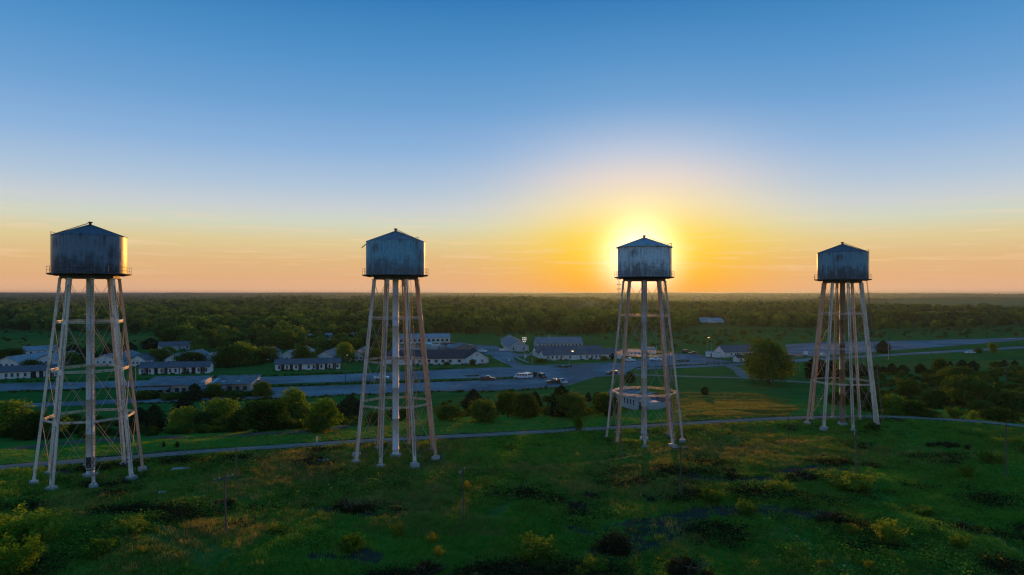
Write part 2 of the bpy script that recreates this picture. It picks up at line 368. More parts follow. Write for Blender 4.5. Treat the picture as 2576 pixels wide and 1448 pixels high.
DRY_SUNLIT = [(poly_px(p), s) for p, s in DRY_SUNLIT_PX]  # golden field and streaks are sunlight painted as colour, the rest dry grass

TOWERS = [(-62.4, 101.0), (-19.2, 112.7), (24.3, 125.5), (68.1, 140.7)]
def field_mask(x, y):
    """open farmland among the woods"""
    side = sstep(-.12, .18, x / np.maximum(np.abs(y), 1)) * .10
    n = fbm(x / 420 + 2.3, y / 900 + 6.1, 2)
    q = x / np.maximum(np.abs(y), 1)
    big = sstep(.49, .54, q + (n - .5) * .12) * sstep(1150, 1300, y + (n - .5) * 500) * (1 - sstep(3000, 3500, y))
    mid = sstep(.08, .11, q) * (1 - sstep(.17, .22, q)) * sstep(1500, 1650, y) * (1 - sstep(2300, 2600, y))
    return np.maximum(np.maximum(big, mid) * (y > 0), sstep(.56, .60, n + side) * sstep(900, 1200, y) * (1 - .8 * sstep(3000, 4600, y)))
def make_terrain():
    a1 = np.radians(np.arange(-47, 47.001, 0.26)); a0 = np.radians(np.arange(-180, -47, 7.0)); a2 = np.radians(np.arange(54, 180, 7.0))
    A = np.concatenate([a0, a1, a2]); rad = [2.0]
    while rad[-1] < 16000:
        r = rad[-1]; rad.append(r + (3.0 if r < 48 else max(0.75, r * 0.0095)))
    R = np.array(rad); nr, na = len(R), len(A)
    X = R[:, None] * np.sin(A)[None, :]; Y = R[:, None] * np.cos(A)[None, :]
    Z = height(X, Y)
    V = np.stack([X, Y, Z], -1).reshape(-1, 3); V = np.vstack([V, [[0, 0, H(0, 0)]]])
    i = np.arange(nr - 1)[:, None]; j = np.arange(na)[None, :]; jn = (j + 1) % na
    F = np.stack([i * na + j, i * na + jn, (i + 1) * na + jn, (i + 1) * na + j], -1).reshape(-1, 4)[:, ::-1]
    me = mesh_np('ground', V, F, None, True)
    x, y = V[:, 0], V[:, 1]; jit = (fbm(x / 3.0, y / 3.0, 3) - 0.5)
    dirt = np.zeros(len(V)); dry = np.zeros(len(V)); mown = np.zeros(len(V))
    sel = (y > 50) & (y < 190)
    for p, w in TRK:
        d = np.full(len(V), 9e9); d[sel] = zone_dist(x[sel], y[sel], p); dirt = np.maximum(dirt, 1 - sstep(w * 0.5, w * 1.5, d + jit * w * 2.2))
    sel = (y > 50) & (y < 1200)
    for p, s in DRY_SUNLIT:
        xx = x[sel] + jit[sel] * 14; yy = y[sel] + jit[sel] * 14
        dry[sel] = np.maximum(dry[sel], s * in_poly(xx, yy, p))
    for tx, ty in TOWERS:
        dirt = np.maximum(dirt, .8 * (1 - sstep(.8, 3.4, np.abs(np.hypot(x - tx, y - ty) - 6.4) + jit * 5)) * (y > 40) * (y < 200))
    d = y - road_y(np.clip(x, -110, 125))
    rd = np.abs(d); dirt = np.maximum(dirt, 0.75 * (1 - sstep(2.2, 4.2, rd + jit * 3)) * (y < 300))
    mown = sstep(45, 80, d) * (y < 620)
    sel = (y > 50) & (y < 190)
    for p, w in RUTS:
        e = np.full(len(V), 9e9); e[sel] = zone_dist(x[sel], y[sel], p); mown = np.maximum(mown, 1 - sstep(w * .6, w * 1.6, e + jit * .8)); dry = np.maximum(dry, .45 * (1 - sstep(w * .5, w * 1.3, e + jit * .8)))
    fldm = field_mask(x, y)
    ca = me.color_attributes.new('zone', 'FLOAT_COLOR', 'POINT')
    ca.data.foreach_set('color', np.stack([dirt, dry, mown, fldm], -1).astype(np.float32).ravel())
    return me

def ground_mat():
    m, N, bs, _ = new_mat('meadow'); geo = N.n('ShaderNodeNewGeometry').outputs['Position']
    at_ = N.n('ShaderNodeVertexColor', layer_name='zone'); z = N.n('ShaderNodeSeparateColor'); N.put(z.inputs[0], at_.outputs[0])
    sp = N.n('ShaderNodeSeparateXYZ'); N.put(sp.inputs[0], geo)
    big = N.noise(geo, 0.035, 4, 0.6); mid = N.noise(geo, 0.22, 4, 0.6, 0.3); fine = N.noise(geo, 1.6, 4, 0.65); tiny = N.noise(geo, 7.0, 2)
    hug = N.noise(geo, 0.0055, 4, 0.62)
    f = N.math('ADD', N.math('ADD', N.math('MULTIPLY', big, .4), N.math('MULTIPLY', mid, .35)), N.math('MULTIPLY', fine, .25))
    grass = N.ramp(f, [(.30, (.026, .10, .016, 1)), (.46, (.045, .18, .022, 1)), (.58, (.080, .19, .028, 1)), (.70, (.14, .18, .038, 1))])
    lawn = N.ramp(N.math('ADD', N.math('MULTIPLY', big, .25), N.math('MULTIPLY', N.noise(N.vmath('MULTIPLY', geo, (.03, .42, 1)).outputs[0], 1.0, 4), .75)),
                  [(.34, (.014, .080, .018, 1)), (.52, (.028, .140, .026, 1)), (.66, (.058, .155, .030, 1))])
    c = N.mix(z.outputs[2], grass, lawn)
    dry = N.mix(fine, (.13, .125, .024, 1), (.22, .175, .040, 1))  # dry grass tone, also paints sunlight onto the golden patches
    c = N.mix(N.math('MULTIPLY', z.outputs[1], N.mrange(f, .34, .60, .25, 1.0)), c, dry)
    c = N.mix(N.mrange(mid, .62, .74, 0, .55), c, dry)
    dirt = N.mix(fine, (.070, .066, .040, 1), (.034, .036, .022, 1))
    c = N.mix(N.mrange(N.math('ADD', z.outputs[0], N.math('MULTIPLY', N.math('SUBTRACT', fine, .5), .7)), .35, .65), c, dirt)
    # far country: woods and fields
    wood = N.mix(N.noise(geo, .03, 4, .7), (.010, .026, .010, 1), (.040, .066, .022, 1))
    fld = N.mix(N.noise(geo, .002, 2), (.045, .12, .03, 1), (.10, .14, .045, 1))
    farc = N.mix(N.math('MAXIMUM', N.mrange(hug, .60, .64), at_.outputs['Alpha']), wood, fld)
    c = N.mix(N.mrange(sp.outputs[1], 520, 760), c, farc)
    N.put(bs.inputs['Base Color'], c); bs.inputs['Roughness'].default_value = 1.0; bs.inputs['Specular IOR Level'].default_value = 0.0
    b = N.n('ShaderNodeBump'); N.put(b.inputs['Strength'], N.mrange(z.outputs[2], 0, 1, .35, .07)); b.inputs['Distance'].default_value = 0.25
    N.put(b.inputs['Height'], N.math('ADD', fine, N.math('MULTIPLY', tiny, .35))); N.put(bs.inputs['Normal'], b.outputs[0])
    return m
gm = make_terrain(); gm.materials.append(ground_mat())
link('ground', gm, kind='structure', label='green rolling meadow and wooded plain out to the horizon')

# ---- haze: one closed box of thin evening air
hz = MB(); hz.box((0, 6500, 0.75), (46000, 29000, 81.5)); hm = bpy.data.materials.new('haze_air'); hm.use_nodes = True
ht = hm.node_tree; ht.nodes.remove(ht.nodes['Principled BSDF']); pv = ht.nodes.new('ShaderNodeVolumePrincipled')
pv.inputs['Color'].default_value = (0.18, 0.28, 0.42, 1); pv.inputs['Density'].default_value = 0.00007; pv.inputs['Anisotropy'].default_value = 0.62
ht.links.new(pv.outputs[0], ht.nodes['Material Output'].inputs['Volume'])
HAZE = hz.obj('haze', hm, kind='stuff')

# ---- roads and yards, each a sheet a little above the ground
def sheet(name, pxs, mat, lift=0.04, label=None):
    pts = [at(*p) for p in pxs]; v = [Vector((p.x, p.y, p.z + lift)) for p in pts]
    tris = tessellate_polygon([v]); b = MB(); b.add(v, [tuple(t) for t in tris])
    return b.obj(name, mat, kind='structure', label=label)
def ribbon(name, pts, w, mat, lift=0.06, label=None, step=2.5):
    P = [Vector((a, b)) for a, b in pts]; out = []
    for k in range(len(P) - 1):
        p0 = P[max(k - 1, 0)]; p1 = P[k]; p2 = P[k + 1]; p3 = P[min(k + 2, len(P) - 1)]
        n = max(2, int((p2 - p1).length / step))
        for i in range(n):
            t = i / n; out.append(0.5 * ((2 * p1) + (p2 - p0) * t + (2 * p0 - 5 * p1 + 4 * p2 - p3) * t * t + (3 * p1 - p0 - 3 * p2 + p3) * t ** 3))
    out.append(P[-1]); b = MB(); vs = []
    cols = (-0.5, -0.17, 0.17, 0.5)
    for i, p in enumerate(out):
        d = (out[min(i + 1, len(out) - 1)] - out[max(i - 1, 0)]).normalized(); nrm = Vector((-d.y, d.x))
        ww = w * (1 + 0.16 * (vnoise(i * 0.31, 3.3) - 0.5))
        for c in cols:
            q = p + nrm * ww * c; vs.append((q.x, q.y, H(q.x, q.y) + lift + (0.03 if abs(c) < 0.3 else -0.03)))
    k = len(cols)
    b.add(vs, [(i * k + c, i * k + c + 1, (i + 1) * k + c + 1, (i + 1) * k + c) for i in range(len(out) - 1) for c in range(k - 1)], 0, True)
    return b.obj(name, mat, kind='structure', label=label)
ribbon('gravel_road', [tuple(p) for p in ROAD], 2.9, M['gravel_road'], 0.10, 'pale gravel road passing behind the water towers')
sheet('road', [(-90, 970), (0, 966), (345, 959), (676, 949), (870, 942), (1140, 930), (1245, 925), (1296, 926), (1296, 947), (1240, 951), (1000, 956), (868, 961), (676, 967), (345, 975), (0, 985), (-90, 992)],
      M['asphalt'], .05, 'grey asphalt road along the row of barracks')
sheet('car_park', [(676, 976), (894, 969), (1160, 960), (1296, 954), (1296, 978), (1240, 985), (1095, 985), (900, 993), (769, 999), (640, 1005), (345, 1015), (60, 1026), (60, 1017), (345, 1003), (640, 995), (676, 990)],
      M['asphalt'], .054, 'grey strip of old car park below the road')
sheet('parking_lot', [(1296, 924.5), (1345, 922), (1450, 919), (1560, 914), (1684, 890), (1761, 893), (1792, 903), (1838, 909), (1853, 912), (1815, 914.5), (1745, 917.5), (1684, 920.5), (1601, 925), (1560, 945), (1500, 949), (1470, 958), (1440, 968), (1400, 975), (1296, 982)],
      M['asphalt'], .058, 'wide grey parking lot in front of the white barracks')
sheet('side_road', [(1238, 871), (1246, 871), (1283, 886), (1302, 891), (1336, 891), (1336, 895), (1299, 898), (1291, 901), (1297, 908), (1318, 919), (1345, 921.8), (1296, 929), (1279, 918), (1259, 909), (1238, 897), (1200, 885), (1176, 880), (1170, 866)],
      M['asphalt'], .062, 'grey side road climbing past the hipped barracks')
sheet('side_road', [(1601, 922.5), (1684, 920.6 + 2), (1860, 914), (1995, 905), (2206, 893), (2576, 872), (2576, 877), (2206, 898), (2000, 912), (1860, 920), (1684, 928), (1601, 931)], M['asphalt'], .05, 'thin road running on to the open fields')
sheet('parking_lot', [(1975, 868), (2060, 862), (2220, 859), (2400, 855), (2576, 850), (2576, 856), (2480, 864), (2330, 876), (2220, 884), (2100, 893), (1985, 900)], M['asphalt'], .046, 'empty grey lot beyond the big round tree')
ribbon('dirt_lane', [tuple(at(*p)[:2]) for p in [(1560, 942), (1684, 946), (1780, 949), (1862, 951), (1940, 957), (2040, 963)]], 4.0, M['gravel_road'], .05, 'thin dirt lane between lawn and mown field')
ribbon('dirt_lane', [tuple(at(*p)[:2]) for p in [(1838, 922), (1858, 932), (1866, 943), (1880, 951)]], 4.5, M['gravel_road'], .066, 'dirt lane curving from the road past the big round tree')
ribbon('dirt_lane', [tuple(at(*p)[:2]) for p in [(2150, 968), (2208, 972), (2330, 977), (2420, 984)]], 3.0, M['dirt'], .07, 'faint dirt lane in the scrub beyond the last tower')
ribbon('dirt_lane', [tuple(at(*p)[:2]) for p in [(-60, 1140), (60, 1128), (300, 1108), (560, 1098), (760, 1085), (900, 1072)]], 4.0, M['dirt'], .08, 'brown dirt lane behind the gravel road and tower one side')
ribbon('sidewalk', [tuple(at(*p)[:2]) for p in [(1322, 921.2), (1400, 918.6), (1480, 915.6), (1556, 912)]], 1.6, M['sidewalk'], .12, 'pale sidewalk along the white barracks front')
ribbon('sidewalk', [tuple(at(*p)[:2]) for p in [(1299, 899), (1310, 905), (1330, 913)]], 1.4, M['sidewalk'], .12, 'short pale sidewalk beside the side road')
ribbon('sidewalk', [tuple(at(*p)[:2]) for p in [(1243, 900), (1258, 907), (1272, 914)]], 1.4, M['sidewalk'], .08, 'pale sidewalk across the grass triangle')
for pts, lb in (([(1384, 925), (1404, 922), (1418, 926), (1440, 921), (1443, 922.5), (1418, 928), (1400, 925)], 'low dark planted island under the lit lamp'),
                ([(1700, 909), (1716, 905), (1734, 907), (1731, 912), (1706, 912)], 'low weedy island in the far parking lot'),
                ([(1164, 946), (1190, 943.5), (1212, 944), (1200, 948), (1176, 948.5)], 'low weedy island on the asphalt near the pickup')):
    sheet('planted_island', pts, M['dirt'], .10, lb)
# dark grassy verge between the road and the lower lot
vb = MB(); va, vb_ = at(676, 971), at(1290, 951)
ribbon('verge', [tuple(at(*p)[:2]) for p in [(660, 972), (894, 964.5), (1160, 957.5), (1292, 951)]], 2.2, M['dirt'], .15, 'dark weedy verge between road and car park')

# ------------------------------------------------------------------ the four water towers
def water_tower(x, y, label, tank, legm, riserm, roofm, overhang, ladder_k, ladder_out, roof_ladder_a, spout_a, rot=-10.0, graffiti=False, rail_n=16, rusty=()):
    root = empty('water_tower', (x, y, H(x, y)), label=label, cat='water tower', group='water towers in a row along the gravel road')
    A0 = math.radians(rot); RB, RT, Z0, Z1 = 6.85, 3.75, 0.36, 29.25
    rz = lambda z: RB + (RT - RB) * (z - Z0) / (Z1 - Z0)
    def ring_pt(k, z, r=None):
        a = A0 + k * math.pi / 4; r = rz(z) if r is None else r; return Vector((r * math.cos(a), r * math.sin(a), z))
    # footing
    b = MB(); b.box((RB, 0, .0), (1.35, 1.35, .9), 0, 0, .78); foot = b.mesh('footing', M['concrete'])
    # leg: two channels, laced on the outer and inner face
    b = MB(); p, q = Vector((RB, 0, Z0 + .1)), Vector((RT, 0, Z1)); d = (q - p).normalized(); t = Vector((0, 1, 0)); r_ = t.cross(d).normalized()
    for s in (-1, 1):
        b.bar(p + t * s * .225, q + t * s * .225, .025, .36, side=t)
        for e in (-1, 1): b.bar(p + t * s * .185 + r_ * e * .178, q + t * s * .185 + r_ * e * .178, .085, .02, side=t)
    b.box((RB, 0, Z0 + .12), (.62, .74, .12)); b.box((RT, 0, Z1 + .0), (.5, .62, .16))
    for z in (Z0 + .75, 9.0, 16.0, 23.0, Z1 - .6):
        c = Vector((rz(z), 0, z))
        for e in (-1, 1): b.bar(c - d * .38 + r_ * e * .192, c + d * .38 + r_ * e * .192, .47, .014, side=t)
    leg = b.mesh('leg', legm)
    b = MB(); L = (q - p).length; n = int(L / .42)
    for e in (-1, 1):
        for i in range(n):
            s = 1 if i % 2 else -1
            b.bar(p + d * (i * L / n) + t * s * .17 + r_ * e * .168, p + d * ((i + 1) * L / n) - t * s * .17 + r_ * e * .168, .06, .014, side=t)
    lace = b.mesh('lacing', legm)
    leg_r, lace_r = leg.copy(), lace.copy(); leg_r.materials[0] = M['leg_rusty']; lace_r.materials[0] = M['leg_rusty']
    LV = [Z0 + .9, 9.0, 16.0, 23.0, Z1 - .3]; struts = []; rods = []
    for li, z in enumerate(LV[1:4]):
        b = MB(); a, c = ring_pt(0, z) - Vector(), ring_pt(1, z)
        R = Matrix.Rotation(-A0, 3, 'Z'); a, c = R @ a, R @ c; e = (c - a).normalized() * .2
        u = Vector((0, 0, .075)); out = (a + c).normalized() * .08
        for zz in (-1, 1):
            for oo in (-1, 1): b.bar(a + e + u * zz + out * oo, c - e + u * zz + out * oo, .05, .05)
        m_ = int((c - a).length / .38)
        for i in range(m_):
            f0, f1 = i / m_, (i + 1) / m_; s = 1 if i % 2 else -1
            b.bar(a.lerp(c, f0) + u * s + out, a.lerp(c, f1) - u * s + out, .05, .012)
        b.bar(a + e, c - e, .13, .012)
        struts.append(b.mesh('strut', legm))
    for li in range(4):
        for s in (0, 1):
            b = MB(); a, c = R @ ring_pt(s, LV[li]), R @ ring_pt(1 - s, LV[li + 1]); b.tube(a, c, .027, .027, 5); 
            mid = a.lerp(c, .12); b.tube(mid - (c - a).normalized() * .25, mid + (c - a).normalized() * .25, .045, .045, 5)
            rods.append(b.mesh('tie_rod', M['rod']))
    for k in range(8):
        a = A0 + k * math.pi / 4
        link('footing', foot, root, (0, 0, 0), a)
        lo = link('leg', leg_r if k in rusty else leg, root, (0, 0, 0), a, label='rusty orange-brown leg' if k in rusty else None); link('lacing', lace_r if k in rusty else lace, lo, kind='stuff')
        for me in struts: link('strut', me, root, (0, 0, 0), a)
        for me in rods: link('tie_rod', me, root, (0, 0, 0), a)
    # central riser pipe on its own block
    b = MB(); prof = [(.52, .55)]
    for z in (1.2, 6.3, 11.4, 16.5, 21.6, 26.7): prof += [(.52, z), (.56, z + .02), (.56, z + .12), (.52, z + .14)]
    prof += [(.52, 29.6), (.9, 30.0)]
    b.lathe([(.0, .5), (.62, .5), (.62, .56)] + prof, 28); rs = b.obj('riser_pipe', riserm, root)
    b = MB(); b.box((0, 0, .15), (1.7, 1.7, .8), A0, 0, .85); b.obj('footing', M['concrete'], root)
    if graffiti:
        b = MB(); b.lathe([(.545, 1.0), (.545, 3.0)], 28); b.obj('soot_band', M['soot'], rs, label='blackened foot of the riser pipe')
    # girder ring under the tank
    b = MB()
    for k in range(8):
        p0, p1 = ring_pt(k, 29.62, 3.82), ring_pt(k + 1, 29.62, 3.82); b.bar(p0, p1, .05, .62); 
        dd = (p1 - p0).normalized() * .06
        for zz in (-.3, .3): b.bar(p0 + Vector((0, 0, zz)), p1 + Vector((0, 0, zz)), .24, .03)
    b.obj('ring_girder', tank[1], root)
    b = MB()
    for k in range(-4, 5):
        yy = k * 1.05; hl = math.sqrt(max(0.2, 4.6 ** 2 - yy * yy)); c, s = math.cos(A0), math.sin(A0)
        b.bar((-hl * c - yy * s, -hl * s + yy * c, 29.88), (hl * c - yy * s, hl * s + yy * c, 29.88), .14, .2)
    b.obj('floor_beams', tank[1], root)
    # tank shell with plate seams
    RT_ = 4.79; b = MB()
    b.lathe([(0.0, 29.99), (RT_ - .02, 29.99), (RT_, 30.02)], 96, 1, False)
    for z0, z1 in ((30.16, 31.81), (31.88, 33.63), (33.70, 35.44)): b.lathe([(RT_, z0 - .01), (RT_, z1 + .01)], 96, 0, True)
    for z0, z1 in ((30.02, 30.16), (31.81, 31.88), (33.63, 33.70), (35.43, 35.5)):
        b.lathe([(RT_ + .012, z0), (RT_ + .012, z1)], 96, 0, True); b.lathe([(RT_ - .02, z1), (RT_ + .012, z1)], 96, 0, False); b.lathe([(RT_ - .02, z0), (RT_ + .012, z0)], 96, 0, False)
    for row, (z0, z1) in enumerate(((30.16, 31.8), (31.89, 33.62), (33.71, 35.42))):
        for k in range(8):
            a = (k + .5 * (row % 2)) * math.pi / 4 + .3
            b.bar((RT_ * math.cos(a), RT_ * math.sin(a), z0), (RT_ * math.cos(a), RT_ * math.sin(a), z1), .09, .024, side=(-math.sin(a), math.cos(a), 0))
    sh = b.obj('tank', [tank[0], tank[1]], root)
    # conical roof of 24 sectors with standing seams
    b = MB(); n = 24; re = RT_ + overhang; ze, za = 35.5 - overhang * .1, 37.22
    vs = [(.28 * math.cos(2 * math.pi * k / n), .28 * math.sin(2 * math.pi * k / n), za) for k in range(n)] + [(re * math.cos(2 * math.pi * k / n), re * math.sin(2 * math.pi * k / n), ze) for k in range(n)] + \
         [(re * math.cos(2 * math.pi * k / n), re * math.sin(2 * math.pi * k / n), ze - .07) for k in range(n)] + [(.28 * math.cos(2 * math.pi * k / n), .28 * math.sin(2 * math.pi * k / n), za - .1) for k in range(n)]
    for g in range(3): b.add([vs[i] for i in range(g * n, (g + 2) * n)], [(k, (k + 1) % n, n + (k + 1) % n, n + k) for k in range(n)])
    for k in range(n):
        a = 2 * math.pi * k / n; b.bar((.3 * math.cos(a), .3 * math.sin(a), za + .02), (re * math.cos(a), re * math.sin(a), ze + .02), .05, .05)
    rf = b.obj('roof', roofm, root)
    b = MB(); b.lathe([(.3, 37.15), (.2, 37.3), (.2, 37.55), (.36, 37.6), (.36, 37.68), (0.02, 37.74)], 16); b.obj('roof_vent', tank[1], rf)
    # balcony and railing
    b = MB(); b.lathe([(RT_ - .1, 29.93), (5.42, 29.93), (5.42, 30.05), (RT_ + .01, 30.05)], 48, 0, False)
    for k in range(24):
        a = 2 * math.pi * k / 24; c, s = math.cos(a), math.sin(a); b.bar((4.2 * c, 4.2 * s, 29.68), (5.35 * c, 5.35 * s, 29.9), .06, .07)
    b.obj('balcony', tank[1], root)
    b = MB(); 
    for k in range(rail_n):
        a = 2 * math.pi * (k + .5) / rail_n; b.tube((5.38 * math.cos(a), 5.38 * math.sin(a), 30.03), (5.38 * math.cos(a), 5.38 * math.sin(a), 31.05), .026, .026, 5)
    for z in (30.5, 31.02):
        pts = [(5.38 * math.cos(2 * math.pi * k / 48), 5.38 * math.sin(2 * math.pi * k / 48), z) for k in range(49)]
        b.path(pts, .02, 4)
    b.obj('railing', M['rail'], root)
    # ladder up one leg, over the shell and along the roof
    b = MB(); a = A0 + ladder_k * math.pi / 4; c, s = math.cos(a), math.sin(a); tt = Vector((-s, c, 0)); ro = Vector((c, s, 0))
    def lpt(z): return ro * (rz(z) + ladder_out[0]) + tt * ladder_out[1] + Vector((0, 0, z))
    p, q = lpt(.9), lpt(29.9); side = tt if abs(ladder_out[1]) < .6 else tt
    for e in (-.21, .21): b.bar(p + side * e, q + side * e, .06, .035)
    n = int(29 / .42)
    for i in range(1, n): z = p.lerp(q, i / n); b.tube(z - side * .21, z + side * .21, .019, .019, 4)
    for z in (4, 9, 16, 23, 27): b.bar(lpt(z), ro * rz(z) + Vector((0, 0, z)), .05, .05)
    ld = b.obj('ladder', M['rail'], root)
    b = MB(); ra = math.radians(roof_ladder_a); c, s = math.cos(ra), math.sin(ra); tt = Vector((-s, c, 0)); ro = Vector((c, s, 0))
    for e in (-.2, .2):
        b.tube(ro * (RT_ + .2) + tt * e + Vector((0, 0, 30.05)), ro * (RT_ + .2) + tt * e + Vector((0, 0, 36.1)), .028, .028, 5)
        b.tube(ro * (RT_ + .2) + tt * e + Vector((0, 0, 36.1)), ro * 4.4 + tt * e + Vector((0, 0, 35.95)), .028, .028, 5)
        b.tube(ro * (RT_ + .1) + tt * e + Vector((0, 0, 35.68)), ro * .3 + tt * e + Vector((0, 0, 37.46)), .03, .03, 5)
    for i in range(14): z = 30.4 + i * .4; b.tube(ro * (RT_ + .2) - tt * .2 + Vector((0, 0, z)), ro * (RT_ + .2) + tt * .2 + Vector((0, 0, z)), .018, .018, 4)
    for i in range(11):
        f = (i + .5) / 11; z = (ro * (RT_ + .1) + Vector((0, 0, 35.68))).lerp(ro * .3 + Vector((0, 0, 37.46)), f); b.tube(z - tt * .2, z + tt * .2, .018, .018, 4)
        if i % 3 == 1: b.tube(z, z - Vector((0, 0, .2)), .02, .02, 4)
    b.obj('roof_ladder', M['rail'], root)
    if spout_a is not None:
        b = MB(); sa = math.radians(spout_a); ro = Vector((math.cos(sa), math.sin(sa), 0)); U = Vector((0, 0, 1))
        b.path([ro * (RT_ - .05) + U * 35.05, ro * (RT_ + .18) + U * 35.03, ro * (RT_ + .75) + U * 34.5], .075, 8); b.obj('overflow_pipe', M['rail'], root)
    return root
M['rod'] = weathered('rod', (0.42, 0.36, 0.29), (0.24, 0.16, 0.10), 1.2, rough=0.6)
M['rail'] = weathered('rail', (0.17, 0.165, 0.16), (0.12, 0.085, 0.06), 2.5, rough=0.6, metal=0.3)
M['soot'] = weathered('soot', (0.016, 0.015, 0.014), (0.20, 0.19, 0.17), 2.2, 0.50, 0.66, rough=0.9, fine=4)
RUST = (0.16, 0.075, 0.035); SAL = (0.27, 0.17, 0.10)
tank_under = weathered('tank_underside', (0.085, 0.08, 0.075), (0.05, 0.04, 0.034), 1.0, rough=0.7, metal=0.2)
M['leg_rusty'] = leg_mat('leg_rusty', (0.66, 0.42, 0.28), (0.36, 0.17, 0.09), .75)
T1 = tank_mat('tank_plate_sooty', (0.13, 0.22, 0.30), (0.028, 0.030, 0.036), (0.06, 0.04, 0.03), .35, .24)
T2 = tank_mat('tank_plate_blue_grey', (0.17, 0.42, 0.55), (0.12, 0.13, 0.14), (0.10, 0.065, 0.045), .5, .40)
T3 = tank_mat('tank_plate_silver', (0.62, 0.74, 0.82), (0.17, 0.15, 0.14), (0.10, 0.07, 0.05), .4, .45)
T4 = tank_mat('tank_plate_dull', (0.17, 0.34, 0.44), (0.06, 0.06, 0.062), (0.09, 0.055, 0.04), .5, .42)
RF1 = tank_mat('roof_plate_dark', (0.12, 0.14, 0.16), (0.045, 0.045, 0.05), RUST, .15, .5)
RF3 = tank_mat('roof_plate_silver', (0.42, 0.42, 0.42), (0.14, 0.14, 0.14), RUST, .2, .5)
RF2 = tank_mat('roof_plate_patchy', (0.21, 0.22, 0.23), (0.055, 0.055, 0.06), RUST, .3, .5)
WHITE_LEG = (0.82, 0.75, 0.64)
water_tower(-62.4, 101.0, 'dark sooty water tower with one edge lit orange, farthest from the sun glow', (T1, tank_under), leg_mat('leg_paint_cream', WHITE_LEG, SAL, .8), leg_mat('riser_paint_cream', (0.60, 0.56, 0.50), (0.17, 0.12, 0.09), .6), RF1, .05, 7, (.34, .0), 200, 182, graffiti=True, rusty=(1, 3))
water_tower(-19.2, 112.7, 'blue-grey water tower with patchy roof and pale riser pipe, second in the row', (T2, tank_under), leg_mat('leg_paint_pinkish', (0.80, 0.67, 0.57), (0.34, 0.18, 0.10), 1.0), leg_mat('riser_paint_pale', (0.68, 0.67, 0.66), (0.30, 0.20, 0.15), .05), RF2, .04, 7, (.1, .62), -35, 184, rusty=(1, 2, 3, 0))
water_tower(24.3, 125.5, 'silver water tower with wide roof brim, standing before the setting sun', (T3, tank_under), leg_mat('leg_paint_rosy', (0.76, 0.60, 0.51), (0.30, 0.17, 0.11), 1.0), leg_mat('riser_paint_stained', (0.50, 0.42, 0.36), (0.14, 0.09, 0.065), .7), RF3, .34, 7, (.3, .45), -25, None, rusty=(1, 5))
water_tower(68.1, 140.7, 'dull blue-grey water tower with rusty brown riser, nearest the open fields', (T4, tank_under), leg_mat('leg_paint_rust_edged', (0.80, 0.69, 0.58), (0.36, 0.19, 0.10), .9), leg_mat('riser_rusted', (0.30, 0.17, 0.10), (0.075, 0.042, 0.028), .9), RF1, .06, 8, (.95, -.1), -12, None, rusty=(2, 3, 4))

# ------------------------------------------------------------------ buildings
WIN_CACHE = {}
def window_meshes(w, h, mats):
    key = (round(w, 2), round(h, 2), mats[0].name)
    if key not in WIN_CACHE:
        b = MB(); t = .09
        for s in (-1, 1): b.box((s * (w / 2 - t / 2), -.03, 0), (t, .1, h)); b.box((0, -.03, s * (h / 2 - t / 2)), (w - 2 * t, .1, t))
        b.box((0, -.02, 0), (w - 2 * t, .05, .05)); b.box((0, -.08, -h / 2 - .04), (w + .16, .16, .07))
        f = b.mesh('window', mats[0]); b = MB(); b.box((0, -.004, 0), (w - 2 * t, .02, h - 2 * t)); WIN_CACHE[key] = (f, b.mesh('pane', M['pane']))
    return WIN_CACHE[key]
def add_window(root, pos, rz, w=1.0, h=1.3, name='window', fr=None):
    f, p = window_meshes(w, h, [fr or M['frame_paint']])
    o = link(name, f, root, pos, rz); link('pane', p, o); return o
def add_door(root, pos, rz, w=1.0, h=2.1, mat=None):
    b = MB(); b.box((0, -.02, h / 2), (w, .06, h)); 
    for s in (-1, 1): b.box((s * (w / 2 + .05), -.03, h / 2), (.1, .1, h + .1))
    return b.obj('door', mat or M['dark_wood'], root, pos, rz)
def frame_of(A, B):
    d = Vector((B.x - A.x, B.y - A.y)); return math.atan2(d.y, d.x), d.length
def gable_roof(b, L, D, hw, rise, over=.45, axis='x', th=.16):
    """two sloping slabs with thickness; ridge along x (front wall on y=0) or along y"""
    if axis == 'x':
        prof = [(-over, hw - over * rise / (D / 2)), (D / 2, hw + rise), (D + over, hw - over * rise / (D / 2))]
        for (y0, z0), (y1, z1) in (prof[:2], prof[1:]):
            b.extrude([(y0, z0), (y1, z1), (y1, z1 + th), (y0, z0 + th)], 'x', -over, L + over)
    else:
        prof = [(-over, hw - over * rise / (L / 2)), (L / 2, hw + rise), (L + over, hw - over * rise / (L / 2))]
        for (y0, z0), (y1, z1) in (prof[:2], prof[1:]):
            b.extrude([(y0, z0), (y1, z1), (y1, z1 + th), (y0, z0 + th)], 'y', -over, D + over)
def wall_block(b, L, D, hw, rise, axis, m=0):
    if axis == 'x': b.extrude([(0, -.6), (D, -.6), (D, hw), (D / 2, hw + rise - .02), (0, hw)], 'x', 0, L, m)
    else: b.extrude([(0, -.6), (L, -.6), (L, hw), (L / 2, hw + rise - .02), (0, hw)], 'y', 0, D, m)
def sheet_joints(b, L, D, hw, rise, axis, n, th=.16, over=.45):
    """standing seams or lap ridges down both roof slopes"""
    for k in range(n + 1):
        f = k / n
        if axis == 'x':
            x = -over + (L + 2 * over) * f; s = rise / (D / 2)
            for e in (0, 1):
                y0 = -over if e == 0 else D + over; b.bar((x, y0, hw - over * s + th + .02), (x, D / 2, hw + rise + th + .02), .06, .05)
        else:
            y = -over + (D + 2 * over) * f; s = rise / (L / 2)
            for e in (0, 1):
                x0 = -over if e == 0 else L + over; b.bar((x0, y, hw - over * s + th + .02), (L / 2, y, hw + rise + th + .02), .06, .05)
FOOTPRINTS = []
